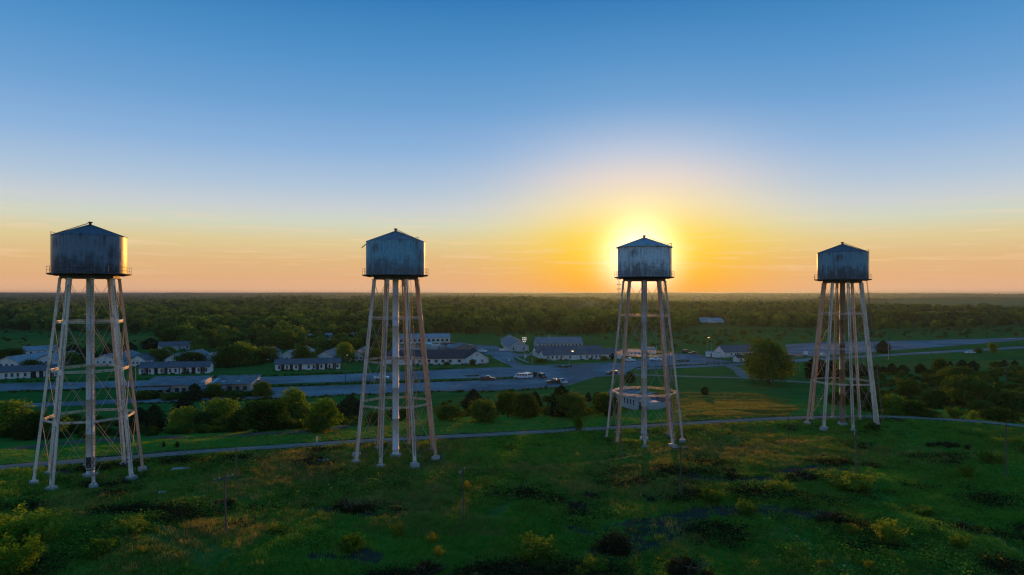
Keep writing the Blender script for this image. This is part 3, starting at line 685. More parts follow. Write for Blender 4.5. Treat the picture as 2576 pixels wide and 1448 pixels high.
def barracks(A, B, D, hw=2.8, rise=2.0, axis='x', wall='white_wall', roof='shingle', label='', group=None, front=(), side=(), sideR=(), doors=(), chimney=False, seams=0, cat='building', wh=(1.0, 1.3), name='barracks', gable_win=False, rear=0):
    rz, L = frame_of(A, B); FOOTPRINTS.append((A.x, A.y, rz, L, D)); root = empty(name, (A.x, A.y, min(A.z, B.z)), rz, label=label, cat=cat, group=group)
    b = MB(); wall_block(b, L, D, hw, rise, axis); b.obj('wall', M[wall], root)
    b = MB(); gable_roof(b, L, D, hw, rise, axis=axis)
    if seams: sheet_joints(b, L, D, hw, rise, axis, seams)
    if axis == 'x': b.box((L / 2, D / 2, hw + rise + .19), (L + .9, .3, .08))
    else: b.box((L / 2, D / 2, hw + rise + .19), (.3, D + .9, .08))
    ro = b.obj('roof', M[roof], root)
    for u in front: add_window(root, (u * L, 0, hw * .56), 0, *wh)
    for u in side: add_window(root, (0, u * D, hw * .56), -math.pi / 2, *wh)
    for u in sideR: add_window(root, (L, u * D, hw * .56), math.pi / 2, *wh)
    for u in doors: add_door(root, (u * L, 0, 0), 0)
    if gable_win and axis == 'y': add_window(root, (L / 2, 0, hw + rise * .45), 0, .8, .8, 'gable_vent')
    if gable_win and axis == 'x': add_window(root, (0, D / 2, hw + rise * .4), -math.pi / 2, .8, .8, 'gable_vent')
    if chimney:
        b = MB(); b.box((L * .3, D * .5, hw + rise + .5), (.6, .6, 1.2)); b.box((L * .3, D * .5, hw + rise + 1.12), (.75, .75, .1)); b.obj('chimney', M['concrete'], ro)
    return root
def bay_row(A, B, D, bays, label, hw=2.75, rise=1.75, roof='shingle', wall='white_wall', group=None, endL=True):
    """low row house: white room bays stand forward between dark recessed porches, one long roof over all"""
    rz, L = frame_of(A, B); FOOTPRINTS.append((A.x, A.y, rz, L, D)); root = empty('row_house', (A.x, A.y, min(A.z, B.z)), rz, label=label, cat='building', group=group)
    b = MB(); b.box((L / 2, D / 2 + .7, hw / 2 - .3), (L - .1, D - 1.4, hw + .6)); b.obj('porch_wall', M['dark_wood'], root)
    b = MB()
    for x in (0, L - .12): b.extrude([(0, -.5), (D, -.5), (D, hw), (D / 2, hw + rise - .02), (0, hw)], 'x', x, x + .12)
    b.obj('gable_wall', M[wall], root)
    for k, (u0, u1, wins) in enumerate(bays):
        b = MB(); x0, x1 = u0 * L + (.13 if u0 < .005 else 0), u1 * L - (.13 if u1 > .995 else 0)
        b.box(((x0 + x1) / 2, .74, hw / 2 - .25), (x1 - x0, 1.46, hw + .48)); by = b.obj('room_bay', M[wall], root)
        for wv in wins:
            f, p = window_meshes(.95, 1.45, [M['frame_paint']]); o = link('window', f, root, (x0 + (x1 - x0) * wv, .01, hw * .52)); link('pane', p, o)
    n = int(L / 2.4)
    pm = MB(); pm.box((0, 0, hw / 2), (.12, .12, hw)); pm = pm.mesh('porch_post', M['frame_paint'])
    for k in range(n + 1):
        u = k / n
        if not any(u0 - .01 < u < u1 + .01 for u0, u1, _ in bays): link('porch_post', pm, root, (u * L, .12, 0))
    b = MB(); gable_roof(b, L, D, hw, rise, over=.5); b.box((L / 2, D / 2, hw + rise + .19), (L + .9, .3, .08)); b.obj('roof', M[roof], root)
    return root
def PV(px, py): return at(px, py)
def off(A, B, dx, dy):
    """point offset in the A->B frame"""
    rz, L = frame_of(A, B); c, s = math.cos(rz), math.sin(rz); x, y = A.x + dx * c - dy * s, A.y + dx * s + dy * c
    return Vector((x, y, H(x, y)))

# front rows along the road
A, B = PV(-60, 957.5), PV(150, 948.5)
bay_row(A, B, 8.0, [(0, .18, (.3, .7)), (.20, .64, (.12, .34, .5, .66, .86)), (.71, .745, ()), (.80, .88, (.5,)), (.93, 1.0, (.5,))], 'long row house at the frame edge behind the sooty tower', roof='shingle')
A, B = PV(349, 943.5), PV(526, 939.5)
bay_row(A, B, 8.0, [(0, .072, (.7,)), (.133, .209, (.3,)), (.27, .342, (.72,)), (.407, .563, (.22, .72)), (.58, .612, ()), (.673, .742, (.3,)), (.805, .871, (.68,)), (.939, 1.0, (.35,))], 'row house with dark porches between white bays, beside the twin-head lamp post')
A, B = PV(692, 933.7), PV(856, 929.2)
bay_row(A, B, 8.0, [(0, .08, (.75,)), (.14, .22, (.5,)), (.27, .35, (.6,)), (.405, .615, (.5, .87)), (.67, .76, (.4,)), (.80, .88, (.4,)), (.935, 1.0, (.35,))], 'row house with broken porches, beside the tall roadside lamp post')
# gable-ended barracks behind them, end on to the road
def end_on(cx, py, wpx, length, label, wall='white_wall', roof='shingle_pale', rise=2.2, hw=2.8, wins=(.25, .5, .75), seams=0, turn=0.0):
    A, B = PV(cx - wpx / 2, py), PV(cx + wpx / 2, py - .1 * wpx / 40)
    if turn:
        c = (A + B) / 2; d = (B - A); Rm = Matrix.Rotation(math.radians(turn), 3, 'Z'); A = c - Rm @ d / 2; B = c + Rm @ d / 2
    return barracks(A, B, length, hw, rise, 'y', wall, roof, label, 'end-on barracks behind the row houses', front=wins, side=(.12, .25, .4, .55, .7, .85), sideR=(.12, .3, .5, .7, .88), wh=(1.1, 1.0), seams=seams)
end_on(17, 928, 56, 26, 'gable barracks with pale metal roof behind the long row house', roof='metal_roof', seams=14)
end_on(116, 921, 48, 20, 'gable barracks half hidden by a dark shrub behind the sooty tower', roof='metal_roof', seams=12)
end_on(262, 921, 62, 24, 'gable barracks with grey sagging roof seen between the sooty tower legs', roof='shingle_pale')
end_on(346, 922, 40, 28, 'gable barracks behind the twin-head lamp post', roof='shingle')
end_on(437, 920, 44, 30, 'gable barracks with three windows behind the middle of a row house', roof='shingle_pale')
end_on(524, 918, 40, 30, 'gable barracks with peeling rusty ridge at the row house end', roof='metal_roof', turn=-4, seams=16)
end_on(650, 909, 30, 26, 'small gable barracks tucked among trees between the row houses', roof='shingle')
end_on(722, 911, 46, 34, 'gable barracks with bright tin roof behind the broken row house', roof='metal_roof', seams=18)
end_on(816, 912, 46, 34, 'gable barracks with torn shingles behind the broken row house end', roof='shingle_pale')
end_on(898, 910, 40, 34, 'gable barracks next to the blue-grey tower leg', roof='shingle_pale', turn=3)
A, B = PV(60, 897), PV(150, 893); barracks(A, B, 9, axis='x', roof='metal_roof', label='barracks with sunlit ridge in the trees behind the long row house', seams=12, front=(.2, .4, .6, .8))
A, B = PV(402, 884), PV(500, 880); barracks(A, B, 9, axis='x', roof='shingle', wall='grey_wall', label='grey barracks roof showing over the grove', front=(.1, .3, .5, .7, .9))
A, B = PV(756, 861), PV(900, 857); barracks(A, B, 11, hw=3.4, rise=1.6, axis='x', roof='metal_roof', wall='white_metal', label='long pale metal shed deep among the trees', seams=20, name='metal_shed', cat='shed')
A, B = PV(578, 862), PV(640, 860); barracks(A, B, 9, hw=3.0, rise=1.8, axis='x', roof='metal_roof', wall='white_metal', label='small bright metal roof in the grove', seams=10, name='metal_shed', cat='shed')

# derelict low hall in front of the road
def derelict_hall():
    A, B = PV(352, 998), PV(632, 992); rz, L = frame_of(A, B); D = 15.0
    root = empty('derelict_hall', (A.x, A.y, min(A.z, B.z)), rz, label='derelict flat-roofed hall with holes in its roof, overgrown by the road', cat='building')
    b = MB(); b.extrude([(1.0, -.5), (D, -.5), (D, 4.3), (1.0, 3.3)], 'x', .6, L * .52); b.extrude([(2.0, -.5), (D, -.5), (D, 4.3), (2.0, 3.3)], 'x', L * .60, L * .985)
    b.obj('wall', M['grey_wall'], root)
    # roof sheets one by one, some slipped, some gone
    r = random.Random(4); n = 22
    for k in range(n):
        x0, x1 = -.6 + (L + .8) * k / n, -.6 + (L + .8) * (k + 1) / n - .05
        for j, (y0, y1) in enumerate(((-.2, 3.9), (3.95, 8.0), (8.05, 12.2), (12.25, D + .5))):
            if (11 <= k <= 13 and j < 3) or (k in (15, 18) and j == 1) or (k == 12): continue
            z0, z1 = 3.38 + y0 / D, 3.38 + y1 / D; dz = r.uniform(-.05, .05); t = r.uniform(-.04, .06)
            m = MB(); m.extrude([(y0, z0 + dz), (y1, z1 + dz + t), (y1, z1 + dz + t + .1), (y0, z0 + dz + .1)], 'x', x0, x1); m.obj('roof_sheet', M['ruin_roof'], root)
    for (u0, u1) in ((-.02, .27), (.52, .78)):
        m = MB(); m.extrude([(-2.6, 2.25), (.9, 3.0), (.9, 3.1), (-2.6, 2.35)], 'x', u0 * L, u1 * L); m.obj('porch_roof', M['ruin_roof'], root)
        for k in range(5):
            m = MB(); u = u0 + (u1 - u0) * (k + .2) / 4.6; m.bar((u * L, -2.3, -.3), (u * L + r.uniform(-.15, .15), -2.3, 2.3), .12, .12); m.obj('porch_post', M['frame_paint'], root)
    m = MB(); m.box((L * .50, .2, 1.35), (L * .10, 3.2, 3.3)); m.obj('entrance_block', M['white_wall'], root)
    m = MB(); m.extrude([(-1.7, 2.9), (2.2, 3.7), (2.2, 3.8), (-1.7, 3.0)], 'x', L * .44, L * .56); m.obj('entrance_roof', M['ruin_roof'], root)
    add_door(root, (L * .487, -1.42, 0), 0, 1.2, 2.2); add_door(root, (L * .522, -1.42, 0), 0, 1.2, 2.2)
    for u in (.05, .1, .17, .24, .32, .38, .66, .72, .79, .86, .93): add_window(root, (u * L, 1.0 if u < .52 else 2.0, 1.7), 0, 1.5, 1.4)
    m = MB(); m.bar((L + .2, -.4, 3.7), (L + 1.5, 6.5, 4.6), .5, .1); m.obj('loose_flashing', M['metal_roof'], root, label='bent strip of roofing catching the sun')
    return root
derelict_hall()
A, B = PV(636, 984), PV(672, 982); barracks(A, B, 7, hw=2.3, rise=.7, axis='x', wall='dark_wood', roof='ruin_roof', label='low overgrown lean-to at the derelict hall end', name='lean_to', cat='shed')

# big dark-roofed barracks in the middle, with its gabled wing
A, B = PV(968, 919.2), PV(1176, 917.2)
rt = barracks(A, B, 12.5, 2.9, 3.3, 'x', 'white_wall', 'shingle_dark', 'big dark-roofed barracks behind the blue-grey tower legs', front=(.1, .25, .42, .53, .62, .70, .79, .90), doors=(.34,), wh=(1.5, 1.4))
A2, B2 = PV(1171, 917.6), PV(1229, 916.4)
barracks(A2, B2, 16, 2.9, 3.3, 'y', 'white_wall', 'shingle_dark', 'gabled wing with a dark shrub at its wall, end of the big dark-roofed barracks', front=(.22, .42, .72), gable_win=True, wh=(1.0, 1.2), sideR=(.2, .4, .6, .8), name='barracks_wing')
# long two-window block behind and the collapsed hall between
A, B = PV(1004, 866.5), PV(1132, 864.5)
barracks(A, B, 12, 3.9, 2.2, 'x', 'white_wall', 'metal_roof', 'long barracks with patched tin roof at the forest edge', front=(.04, .13, .22, .31, .40, .49, .58, .67, .76, .85, .94), wh=(1.9, 1.7), seams=24)
def collapsed_hall():
    A, B = PV(1085, 885), PV(1196, 881); rz, L = frame_of(A, B); r = random.Random(11)
    root = empty('collapsed_hall', (A.x, A.y, A.z), rz, label='collapsed hall of broken pale roof sheets and dark debris', cat='ruin')
    for k in range(5):
        m = MB(); x = L * (k + .5) / 5; m.box((x, 8, 1.3), (L / 5 - 1.0, 12 - r.uniform(0, 4), 2.6 + r.uniform(-.7, .5)), r.uniform(-.05, .05)); m.obj('wall', M['grey_wall'], root)
    for k in range(30):
        m = MB(); x, y = r.uniform(-1, L * .62), r.uniform(0, 16); p = Vector((x, y, 2.3 + r.uniform(0, .9))); a = r.uniform(0, 6.3)
        m.bar(p, p + Vector((math.cos(a) * 4.2, math.sin(a) * 4.2, r.uniform(-.5, .6))), r.uniform(1.6, 3.2), .06); m.obj('roof_sheet', M['white_metal'] if k % 3 else M['ruin_roof'], root)
    for k in range(26):
        m = MB(); x, y = r.uniform(L * .5, L), r.uniform(0, 15); p = Vector((x, y, .3)); a = r.uniform(0, 6.3)
        m.bar(p, p + Vector((math.cos(a) * 3, math.sin(a) * 3, r.uniform(1.2, 3.4))), .25, .12); m.obj('broken_beam', M['debris'], root)
    m = MB(); m.box((L * .55, 11, 2.2), (6, 5, 3.6)); m.obj('dark_annexe', M['dark_wood'], root)
    m = MB(); m.box((L * .78, 5, 1.5), (4, 4, 3.0)); m.obj('dark_annexe', M['dark_wood'], root)
    return root
collapsed_hall()
A, B = PV(1141, 889), PV(1200, 886.5); barracks(A, B, 11, 2.5, 2.4, 'y', 'debris', 'ruin_roof', 'brown broken gable of the collapsed hall', name='ruined_house', front=(.3,))
A, B = PV(1000, 893), PV(1060, 892); barracks(A, B, 14, 2.9, 2.4, 'y', 'grey_wall', 'shingle', 'grey gabled block seen through the blue-grey tower legs', front=(.3, .7), name='barracks_wing')

# the white barracks: two long wings with a link at the near end
wh2 = (.95, 1.35)
A, B = PV(1368, 907.8), PV(1563, 903.4); L6 = frame_of(A, B)[1]
barracks(A, B, 8.5, 2.7, 2.1, 'x', 'white_wall', 'shingle', 'white barracks wing facing the parking lot, under the lit lamp', front=(.055, .11, .165, .222, .335, .47, .55, .615, .67, .72, .845, .93), side=(.35, .7), wh=wh2, chimney=False)
A3, B3 = off(A, B, 2, 21), off(A, B, L6 - 2, 21)
barracks(A3, B3, 8.5, 2.7, 2.1, 'x', 'white_wall', 'shingle', 'rear wing of the white barracks, parallel behind the front one', side=(.3, .7), front=(.1, .2, .3, .4, .5, .6, .7, .8, .9), wh=wh2)
A4, B4 = off(A, B, 1.2, 8.5), off(A, B, 9, 8.5)
barracks(A4, B4, 12.5, 2.6, 1.5, 'y', 'white_wall', 'shingle', 'short link joining the two white barracks wings', side=(.1, .3, .5, .7, .9), wh=wh2, name='barracks_link')
for dx in (22, 38):
    A5, B5 = off(A, B, dx, 8.5), off(A, B, dx + 8, 8.5); barracks(A5, B5, 12.5, 2.5, 1.3, 'y', 'white_wall', 'shingle_pale', 'low pale-roofed link across the white barracks court, %s the lit lamp' % ('beyond' if dx > 30 else 'before'), name='barracks_link')
for px0, px1, py, lb in ((1556, 1578, 899, 'small white hut at the white barracks corner'), (1582, 1614, 897.5, 'small white cabin with pale roof beside the silver tower legs'), (1622, 1650, 892, 'third small white cabin behind the silver tower')):
    A, B = PV(px0, py), PV(px1, py - .6); barracks(A, B, 5, 2.5, .9, 'x', 'white_metal', 'metal_roof', lb, front=(.2, .5, .8), wh=(.8, .9), name='cabin', cat='cabin')
# the grey L-shaped barracks behind
A, B = PV(1276, 885.2), PV(1321, 884.4)
far = at(1259, 866); A7 = PV(1279, 885.5); dirw = Vector((far.x - A7.x, far.y - A7.y)).normalized(); nrm = Vector((dirw.y, -dirw.x))
W7 = 11.5; A_, B_ = Vector((A7.x, A7.y, A7.z)), Vector((A7.x + nrm.x * W7, A7.y + nrm.y * W7, A7.z))
barracks(A_, B_, 58, 3.0, 2.9, 'y', 'grey_wall', 'shingle_pale', 'long grey barracks running away behind the floodlight mast', front=(.25, .75), side=[.05 + .05 * k for k in range(19)], gable_win=True, chimney=True, wh=(1.0, 1.5))
A, B = PV(1352, 877.3), PV(1466, 876); barracks(A, B, 13, 3.0, 3.2, 'x', 'grey_wall', 'shingle_pale', 'grey barracks wing set crosswise behind the white barracks', front=[.06 + .08 * k for k in range(12)], chimney=True, wh=(1.2, 1.4))
# white house by the big tree with trailer and kiosk
A, B = PV(1823, 900.5), PV(1918, 897.5); barracks(A, B, 9.5, 2.9, 2.9, 'x', 'white_wall', 'shingle', 'white house with dark roof beside the big round tree', front=(.17, .28, .4, .58, .75, .9), doors=(.34, .64), side=(.5,), wh=(.9, 1.2), name='white_house', cat='house')
def trailer():
    A, B = PV(1766, 896.5), PV(1775, 899.5); A2 = PV(1804, 903); rz, L = frame_of(B, A2)
    root = empty('trailer', (B.x, B.y, B.z), rz, label='white site trailer beside the white house gable', cat='trailer')
    b = MB(); b.box((L / 2, 1.4, 1.75), (L, 2.8, 2.5)); b.obj('body', M['white_metal'], root)
    b = MB(); b.extrude([(-.15, 3.0), (1.4, 3.3), (2.95, 3.0), (2.95, 2.95), (-.15, 2.95)], 'x', -.15, L + .15); b.obj('roof', M['metal_roof'], root)
    b = MB(); b.box((L / 2, 1.4, .35), (L * .9, 2.2, .4)); b.obj('chassis', M['tyre'], root)
    for u in (.25, .75): add_window(root, (u * L, 0, 1.9), 0, .9, .7)
    add_door(root, (.5 * L, 0, .5), 0, .8, 1.9); add_window(root, (0, 1.4, 1.9), -math.pi / 2, .9, .8)
    for k in (-1, 1): 
        b = MB(); b.tube((L / 2 + k * .5, .1, .4), (L / 2 + k * .5, .35, .4), .38, .38, 10); b.obj('wheel', M['tyre'], root)
trailer()
A, B = PV(1857, 912), PV(1884, 911); barracks(A, B, 4, 2.1, 1.0, 'x', 'white_wall', 'shingle_dark', 'small open kiosk under the big round tree', front=(.25, .75), name='kiosk', cat='kiosk', wh=(1.4, .9))
# ruined house behind the silver tower
def ruined_house():
    A, B = PV(1606, 1031), PV(1688, 1026); rz, L = frame_of(A, B); D = 15; r = random.Random(5)
    root = empty('ruined_house', (A.x, A.y, min(A.z, B.z)), rz + .12, label='ruined white house with caved-in roof between the silver tower legs', cat='ruin')
    for (c, d, rot) in (((L * .2, .1, 1.2), (L * .4, .2, 3.2), 0), ((L * .8, .1, .5), (L * .4, .2, 1.8), 0), ((0, D / 2, 1.2), (.2, D, 3.2), 0), ((L, D / 2, 1.0), (.2, D, 2.8), 0), ((L / 2, D, 1.4), (L, .2, 3.4), 0)):
        m = MB(); m.box(c, d, rot); m.obj('wall', M['grey_wall'], root)
    m = MB(); m.box((L / 2, D / 2, .25), (L - .4, D - .4, .5)); m.obj('floor', M['debris'], root)
    for u in (.14, .24, .34, .44, .6, .74, .88): add_window(root, (-.1, u * D, 1.5), -math.pi / 2, .9, 1.6)
    add_door(root, (L * .08, 0, 0), 0, .9, 2); add_window(root, (L * .3, 0, 1.5), 0, 1.3, 1.3)
    for k in range(14):
        y0 = D * k / 14; 
        for side, (x0, x1) in enumerate(((-.5, L * .5), (L + .5, L * .5))):
            if side == 1 and 3 < k < 10 or (side == 0 and k in (2,)): continue
            sag = r.uniform(-.25, .05) - (.5 if 4 < k < 9 else 0)
            m = MB(); m.bar((x0, y0 + D / 28, 2.75 + r.uniform(-.06, .06)), (x1, y0 + D / 28, 4.2 + sag), D / 14 - .05, .09); m.obj('roof_sheet', M['ruin_roof'] if k % 4 else M['metal_roof'], root)
    for k in range(8):
        m = MB(); x = L * r.uniform(.5, .95); y = D * r.uniform(.2, .75); m.bar((x, y, .5), (x + r.uniform(-2, 2), y + r.uniform(-1, 1), 2.8 + r.uniform(-.6, .8)), .14, .14); m.obj('broken_beam', M['debris'], root)
    m = MB(); m.bar((L * .12, -2.2, 1.1), (L * .12 + 3.2, -2.2, 1.1), 2.6, 2.4, side=(0, 1, 0)); m.obj('porch_block', M['grey_wall'], root)
    return root
ruined_house()
# far barns
for (a, b_, py, lb) in ((1768, 1793, 812, 'far tin-roofed barn in the woods, half beside its twin'), (1795, 1821, 813, 'second far tin-roofed barn in the woods, next to a bare field')):
    A, B = PV(a, py), PV(b_, py - .4); barracks(A, B, 14, 2.6, 2.6, 'x', 'white_metal', 'metal_roof', lb, seams=8, name='barn', cat='barn', group='far barns')
# small concrete things on the hill
for px, py, w, d, lb in ((455, 1183, 2.6, 1.3, 'thin grey concrete slab lying in the grass near the sooty tower'), (408, 1243, 1.0, .8, 'small pale concrete block in the grass'), (811, 1162, 2.2, 1.2, 'grey concrete cistern lid in the grass before the gravel road')):
    p = at(px, py); m = MB(); m.box((0, 0, 0), (w, d, .34), .2, 0, .96); m.box((0, 0, .19), (w * .9, d * .86, .06), .2); m.obj('concrete_slab', M['concrete'], None, (p.x, p.y, p.z + .1), 0, label=lb, cat='slab')
p = at(797, 1112); m = MB(); m.box((0, 0, .5), (.22, .12, 1.1), 0, 0, .85); m.box((0, -.07, .8), (.16, .02, .25)); m.obj('marker_post', M['white_metal'], None, p, 0, label='small white marker post beside the gravel road', cat='marker post')

# ------------------------------------------------------------------ vegetation
def leaf_mat(name, dark, mid, bright, trans=0.35, rnd=1.0, clump=2.2):
    m = bpy.data.materials.new(name); m.use_nodes = True; t = m.node_tree; N = NT(t); t.nodes.remove(t.nodes['Principled BSDF'])
    oi = N.n('ShaderNodeObjectInfo'); tc = N.n('ShaderNodeTexCoord').outputs['Object']
    vec = N.vmath('ADD', tc, N.vmath('MULTIPLY', oi.outputs['Location'], (.31, .47, .1)).outputs[0]).outputs[0]
    f = N.math('ADD', N.math('MULTIPLY', N.noise(vec, clump, 3, .6), .55), N.math('MULTIPLY', N.noise(vec, clump * 7, 2), .25))
    f = N.math('ADD', f, N.math('MULTIPLY', oi.outputs['Random'], .32 * rnd))
    c = N.ramp(f, [(.30, (*dark, 1)), (.55, (*mid, 1)), (.78, (*bright, 1))])
    d = N.n('ShaderNodeBsdfDiffuse'); N.put(d.inputs[0], c)
    tr = N.n('ShaderNodeBsdfTranslucent'); N.put(tr.inputs[0], N.mix(1.0, c, (1.5, 1.35, .6, 1), 'MULTIPLY'))
    mx = N.n('ShaderNodeMixShader'); mx.inputs[0].default_value = trans; N.put(mx.inputs[1], d.outputs[0]); N.put(mx.inputs[2], tr.outputs[0])
    t.links.new(mx.outputs[0], t.nodes['Material Output'].inputs[0]); return m
M['leaf_oak'] = leaf_mat('leaf_oak', (.016, .048, .009), (.042, .105, .016), (.11, .17, .028), .4)
M['leaf_bright'] = leaf_mat('leaf_bright', (.034, .095, .012), (.085, .185, .022), (.18, .27, .036), .46)
M['leaf_cedar'] = leaf_mat('leaf_cedar', (.007, .020, .008), (.013, .038, .014), (.024, .060, .019), .05)
M['leaf_brush'] = leaf_mat('leaf_brush', (.010, .016, .007), (.020, .028, .011), (.045, .045, .02), .15)
M['leaf_forest'] = leaf_mat('leaf_forest', (.007, .030, .007), (.026, .088, .016), (.105, .19, .034), .38, 1.5)
M['bark'] = weathered('bark', (0.07, 0.055, 0.042), (0.035, 0.028, 0.022), 2, rough=0.95, stretch=(3, 3, .5))
M['dead_wood'] = weathered('dead_wood', (0.16, 0.12, 0.085), (0.08, 0.06, 0.045), 2, rough=0.95)

def leaves_at(P, out, size, rg, jit=1.0, squash=1.0):
    n = len(P); nr = out + rg.normal(size=(n, 3)) * jit; nr /= np.linalg.norm(nr, axis=1)[:, None] + 1e-9
    a = np.cross(nr, rg.normal(size=(n, 3))); a /= np.linalg.norm(a, axis=1)[:, None] + 1e-9; b = np.cross(nr, a)
    s = (size * rg.uniform(.55, 1.35, n))[:, None]
    V = np.stack([P - a * s * .62, P + b * s * .34 * squash - a * s * .05, P + a * s * .62, P - b * s * .34 * squash - a * s * .05], 1).reshape(-1, 3)
    return V, np.arange(4 * n).reshape(n, 4)
def crown_mesh(name, kind, seed, nleaf, leaf, mat, w=1.0):
    """a crown of unit height: lobes of leaf-sized faces with gaps between"""
    rg = np.random.default_rng(seed); P = []; O = []
    if kind in ('oak', 'bush', 'poplar'):
        k = {'oak': 24, 'bush': 17, 'poplar': 18}[kind]; z0, z1 = {'oak': (.17, .84), 'bush': (.14, .72), 'poplar': (.25, .92)}[kind]
        L = []
        for i in range(k):
            z = z0 + (z1 - z0) * ((i + rg.uniform(0, 1)) / k); t = (z - z0) / (z1 - z0)
            env = {'oak': math.sqrt(max(.05, 1 - (2 * t - .65) ** 2 / 2.0)), 'bush': math.sqrt(max(.08, 1 - t ** 2)), 'poplar': math.sqrt(max(.06, 1 - (2 * t - .8) ** 2 / 1.6)) * .8}[kind]
            a = i * 2.4 + rg.uniform(-.5, .5); r = w * .5 * env * rg.uniform(.35, .78)
            R = {'oak': .165, 'bush': .18, 'poplar': .14}[kind] * rg.uniform(.65, 1.4) * (.6 + .4 * w)
            L.append((np.array([math.cos(a) * r, math.sin(a) * r, z]), R))
        wt = np.array([l[1] ** 2 for l in L]); wt /= wt.sum()
        for (c, R), f in zip(L, wt):
            n = int(nleaf * f); d = rg.normal(size=(n, 3)); d /= np.linalg.norm(d, axis=1)[:, None]
            rr = R * (1 + rg.normal(-.1, .2, n)); q = c + d * rr[:, None] * np.array([1, 1, .82]); q[:, 2] -= .0
            # ragged sprays leaving the lobe
            e = rg.random(n) < .16; q[e] += d[e] * (R * .6 * rg.random(e.sum()))[:, None]
            P.append(q); O.append(d)
    elif kind == 'spray':
        ns = 34
        for i in range(ns):
            a = rg.uniform(0, 6.283); lean = rg.uniform(.05, .62) * w; L = rg.uniform(.55, 1.0); n = int(nleaf / ns); t = rg.uniform(.12, 1, n) ** .8
            r0 = rg.uniform(0, .16) * w; cur = rg.uniform(.2, .6)
            ax = np.cos(a) * (r0 + lean * t * L), np.sin(a) * (r0 + lean * t * L); zz = L * (t - cur * lean * t * t)
            q = np.stack([ax[0], ax[1], zz], -1) + rg.normal(0, 1, (n, 3)) * (.03 + .055 * (1 - np.abs(2 * t - 1)))[:, None]
            P.append(q); O.append(np.stack([np.cos(a) + 0 * t, np.sin(a) + 0 * t, .8 + 0 * t], -1) + rg.normal(0, .4, (n, 3)))
    elif kind == 'cedar':
        n = nleaf; z = rg.random(n) ** 1.25; a = rg.uniform(0, 2 * np.pi, n)
        prof = np.where(z < .3, .62 + z * 1.27, np.maximum(0, 1 - ((z - .3) / .7) ** 1.7) ** .75) ; prof *= .5 * w
        prof *= 1 + .26 * np.sin(a * 4 + z * 7 + seed) * np.sin(z * 17 + a * 2 + seed) + .17 * rg.normal(size=n)
        r = prof * np.sqrt(rg.uniform(.45, 1.0, n)); q = np.stack([np.cos(a) * r, np.sin(a) * r, .03 + z * .97], -1)
        P.append(q); O.append(np.stack([np.cos(a), np.sin(a), .5 + 0 * a], -1))
    P = np.concatenate(P); O = np.concatenate(O); P[:, 2] = np.clip(P[:, 2], .02, 1.08)
    V, F = leaves_at(P, O, leaf, rg, .75)
    return mesh_np(name, V, F, mat)
def trunk_mesh(name, seed, kind):
    r = random.Random(seed); b = MB()
    h = {'oak': .55, 'spray': .3, 'bush': .34, 'poplar': .7, 'cedar': .8}[kind]; R = {'oak': .034, 'spray': .016, 'bush': .028, 'poplar': .026, 'cedar': .028}[kind]
    pts = [Vector((0, 0, -.04))]
    for i in range(1, 5): pts.append(Vector((r.uniform(-.02, .02) * i, r.uniform(-.02, .02) * i, h * i / 4)))
    for i in range(4): b.tube(pts[i], pts[i + 1], R * (1 - i * .19) * (1.35 if i == 0 else 1), R * (1 - (i + 1) * .19), 7)
    if kind != 'cedar':
        for i in range(6):
            a = i * 2.4 + r.uniform(-.4, .4); s = pts[2 if i < 3 else 3]; L = r.uniform(.22, .4); e = s + Vector((math.cos(a) * L * .8, math.sin(a) * L * .8, L * .62)); m_ = s.lerp(e, .5) + Vector((0, 0, -.02))
            b.tube(s, m_, R * .42, R * .3, 5); b.tube(m_, e, R * .3, R * .08, 5)
    return b.mesh(name, M['bark'])
VAR = {}
def variants(key, kind, n, nleaf, leaf, mat, w=1.0):
    VAR[key] = [(crown_mesh('crown', kind, 100 * len(VAR) + i, nleaf, leaf, M[mat], w), trunk_mesh('trunk', 300 + i, kind)) for i in range(n)]
variants('oak', 'oak', 4, 3800, .062, 'leaf_oak', 1.05)
variants('bright', 'oak', 3, 3200, .060, 'leaf_bright', 1.0)
variants('bigoak', 'oak', 1, 5200, .05, 'leaf_oak', 1.0)
variants('poplar', 'poplar', 2, 2600, .055, 'leaf_bright', .9)
variants('cedar', 'cedar', 4, 2200, .075, 'leaf_cedar', .8)
variants('bush', 'bush', 3, 2400, .075, 'leaf_oak', 1.3)
variants('brightbush', 'spray', 4, 2600, .062, 'leaf_bright', 1.0)
variants('forest', 'oak', 5, 620, .115, 'leaf_forest', 1.05)
NAMES = {'oak': 'broadleaf_tree', 'bigoak': 'broadleaf_tree', 'bright': 'broadleaf_tree', 'poplar': 'poplar_tree', 'cedar': 'cedar_tree', 'bush': 'bush', 'brightbush': 'bush', 'forest': 'broadleaf_tree'}
CATS = {'bush': 'bush', 'brightbush': 'bush'}
_vi = [0]
def plant(key, p, h, w, label, group=None, name=None, cat=None):
    i = _vi[0]; _vi[0] += 1; cr, tk = VAR[key][i % len(VAR[key])]
    e = empty(name or NAMES[key], (p.x, p.y, p.z - .05), (i * 2.399) % 6.283, label=label, cat=cat or CATS.get(key, 'tree'), group=group)
    nat = {'oak': 1.02, 'bigoak': 1.0, 'bright': .98, 'poplar': .72, 'cedar': .8, 'bush': 1.05, 'brightbush': 1.0, 'forest': 1.02}[key]
    e.scale = (w / nat, w / nat, h)
    link('trunk', tk, e); link('crown', cr, e); return e
def plant_px(key, cx, base, top, wpx, label, group=None, **kw):
    p = at(cx, base); s = p.y / FPX; return plant(key, p, (base - top) * s, wpx * s, label, group, **kw)

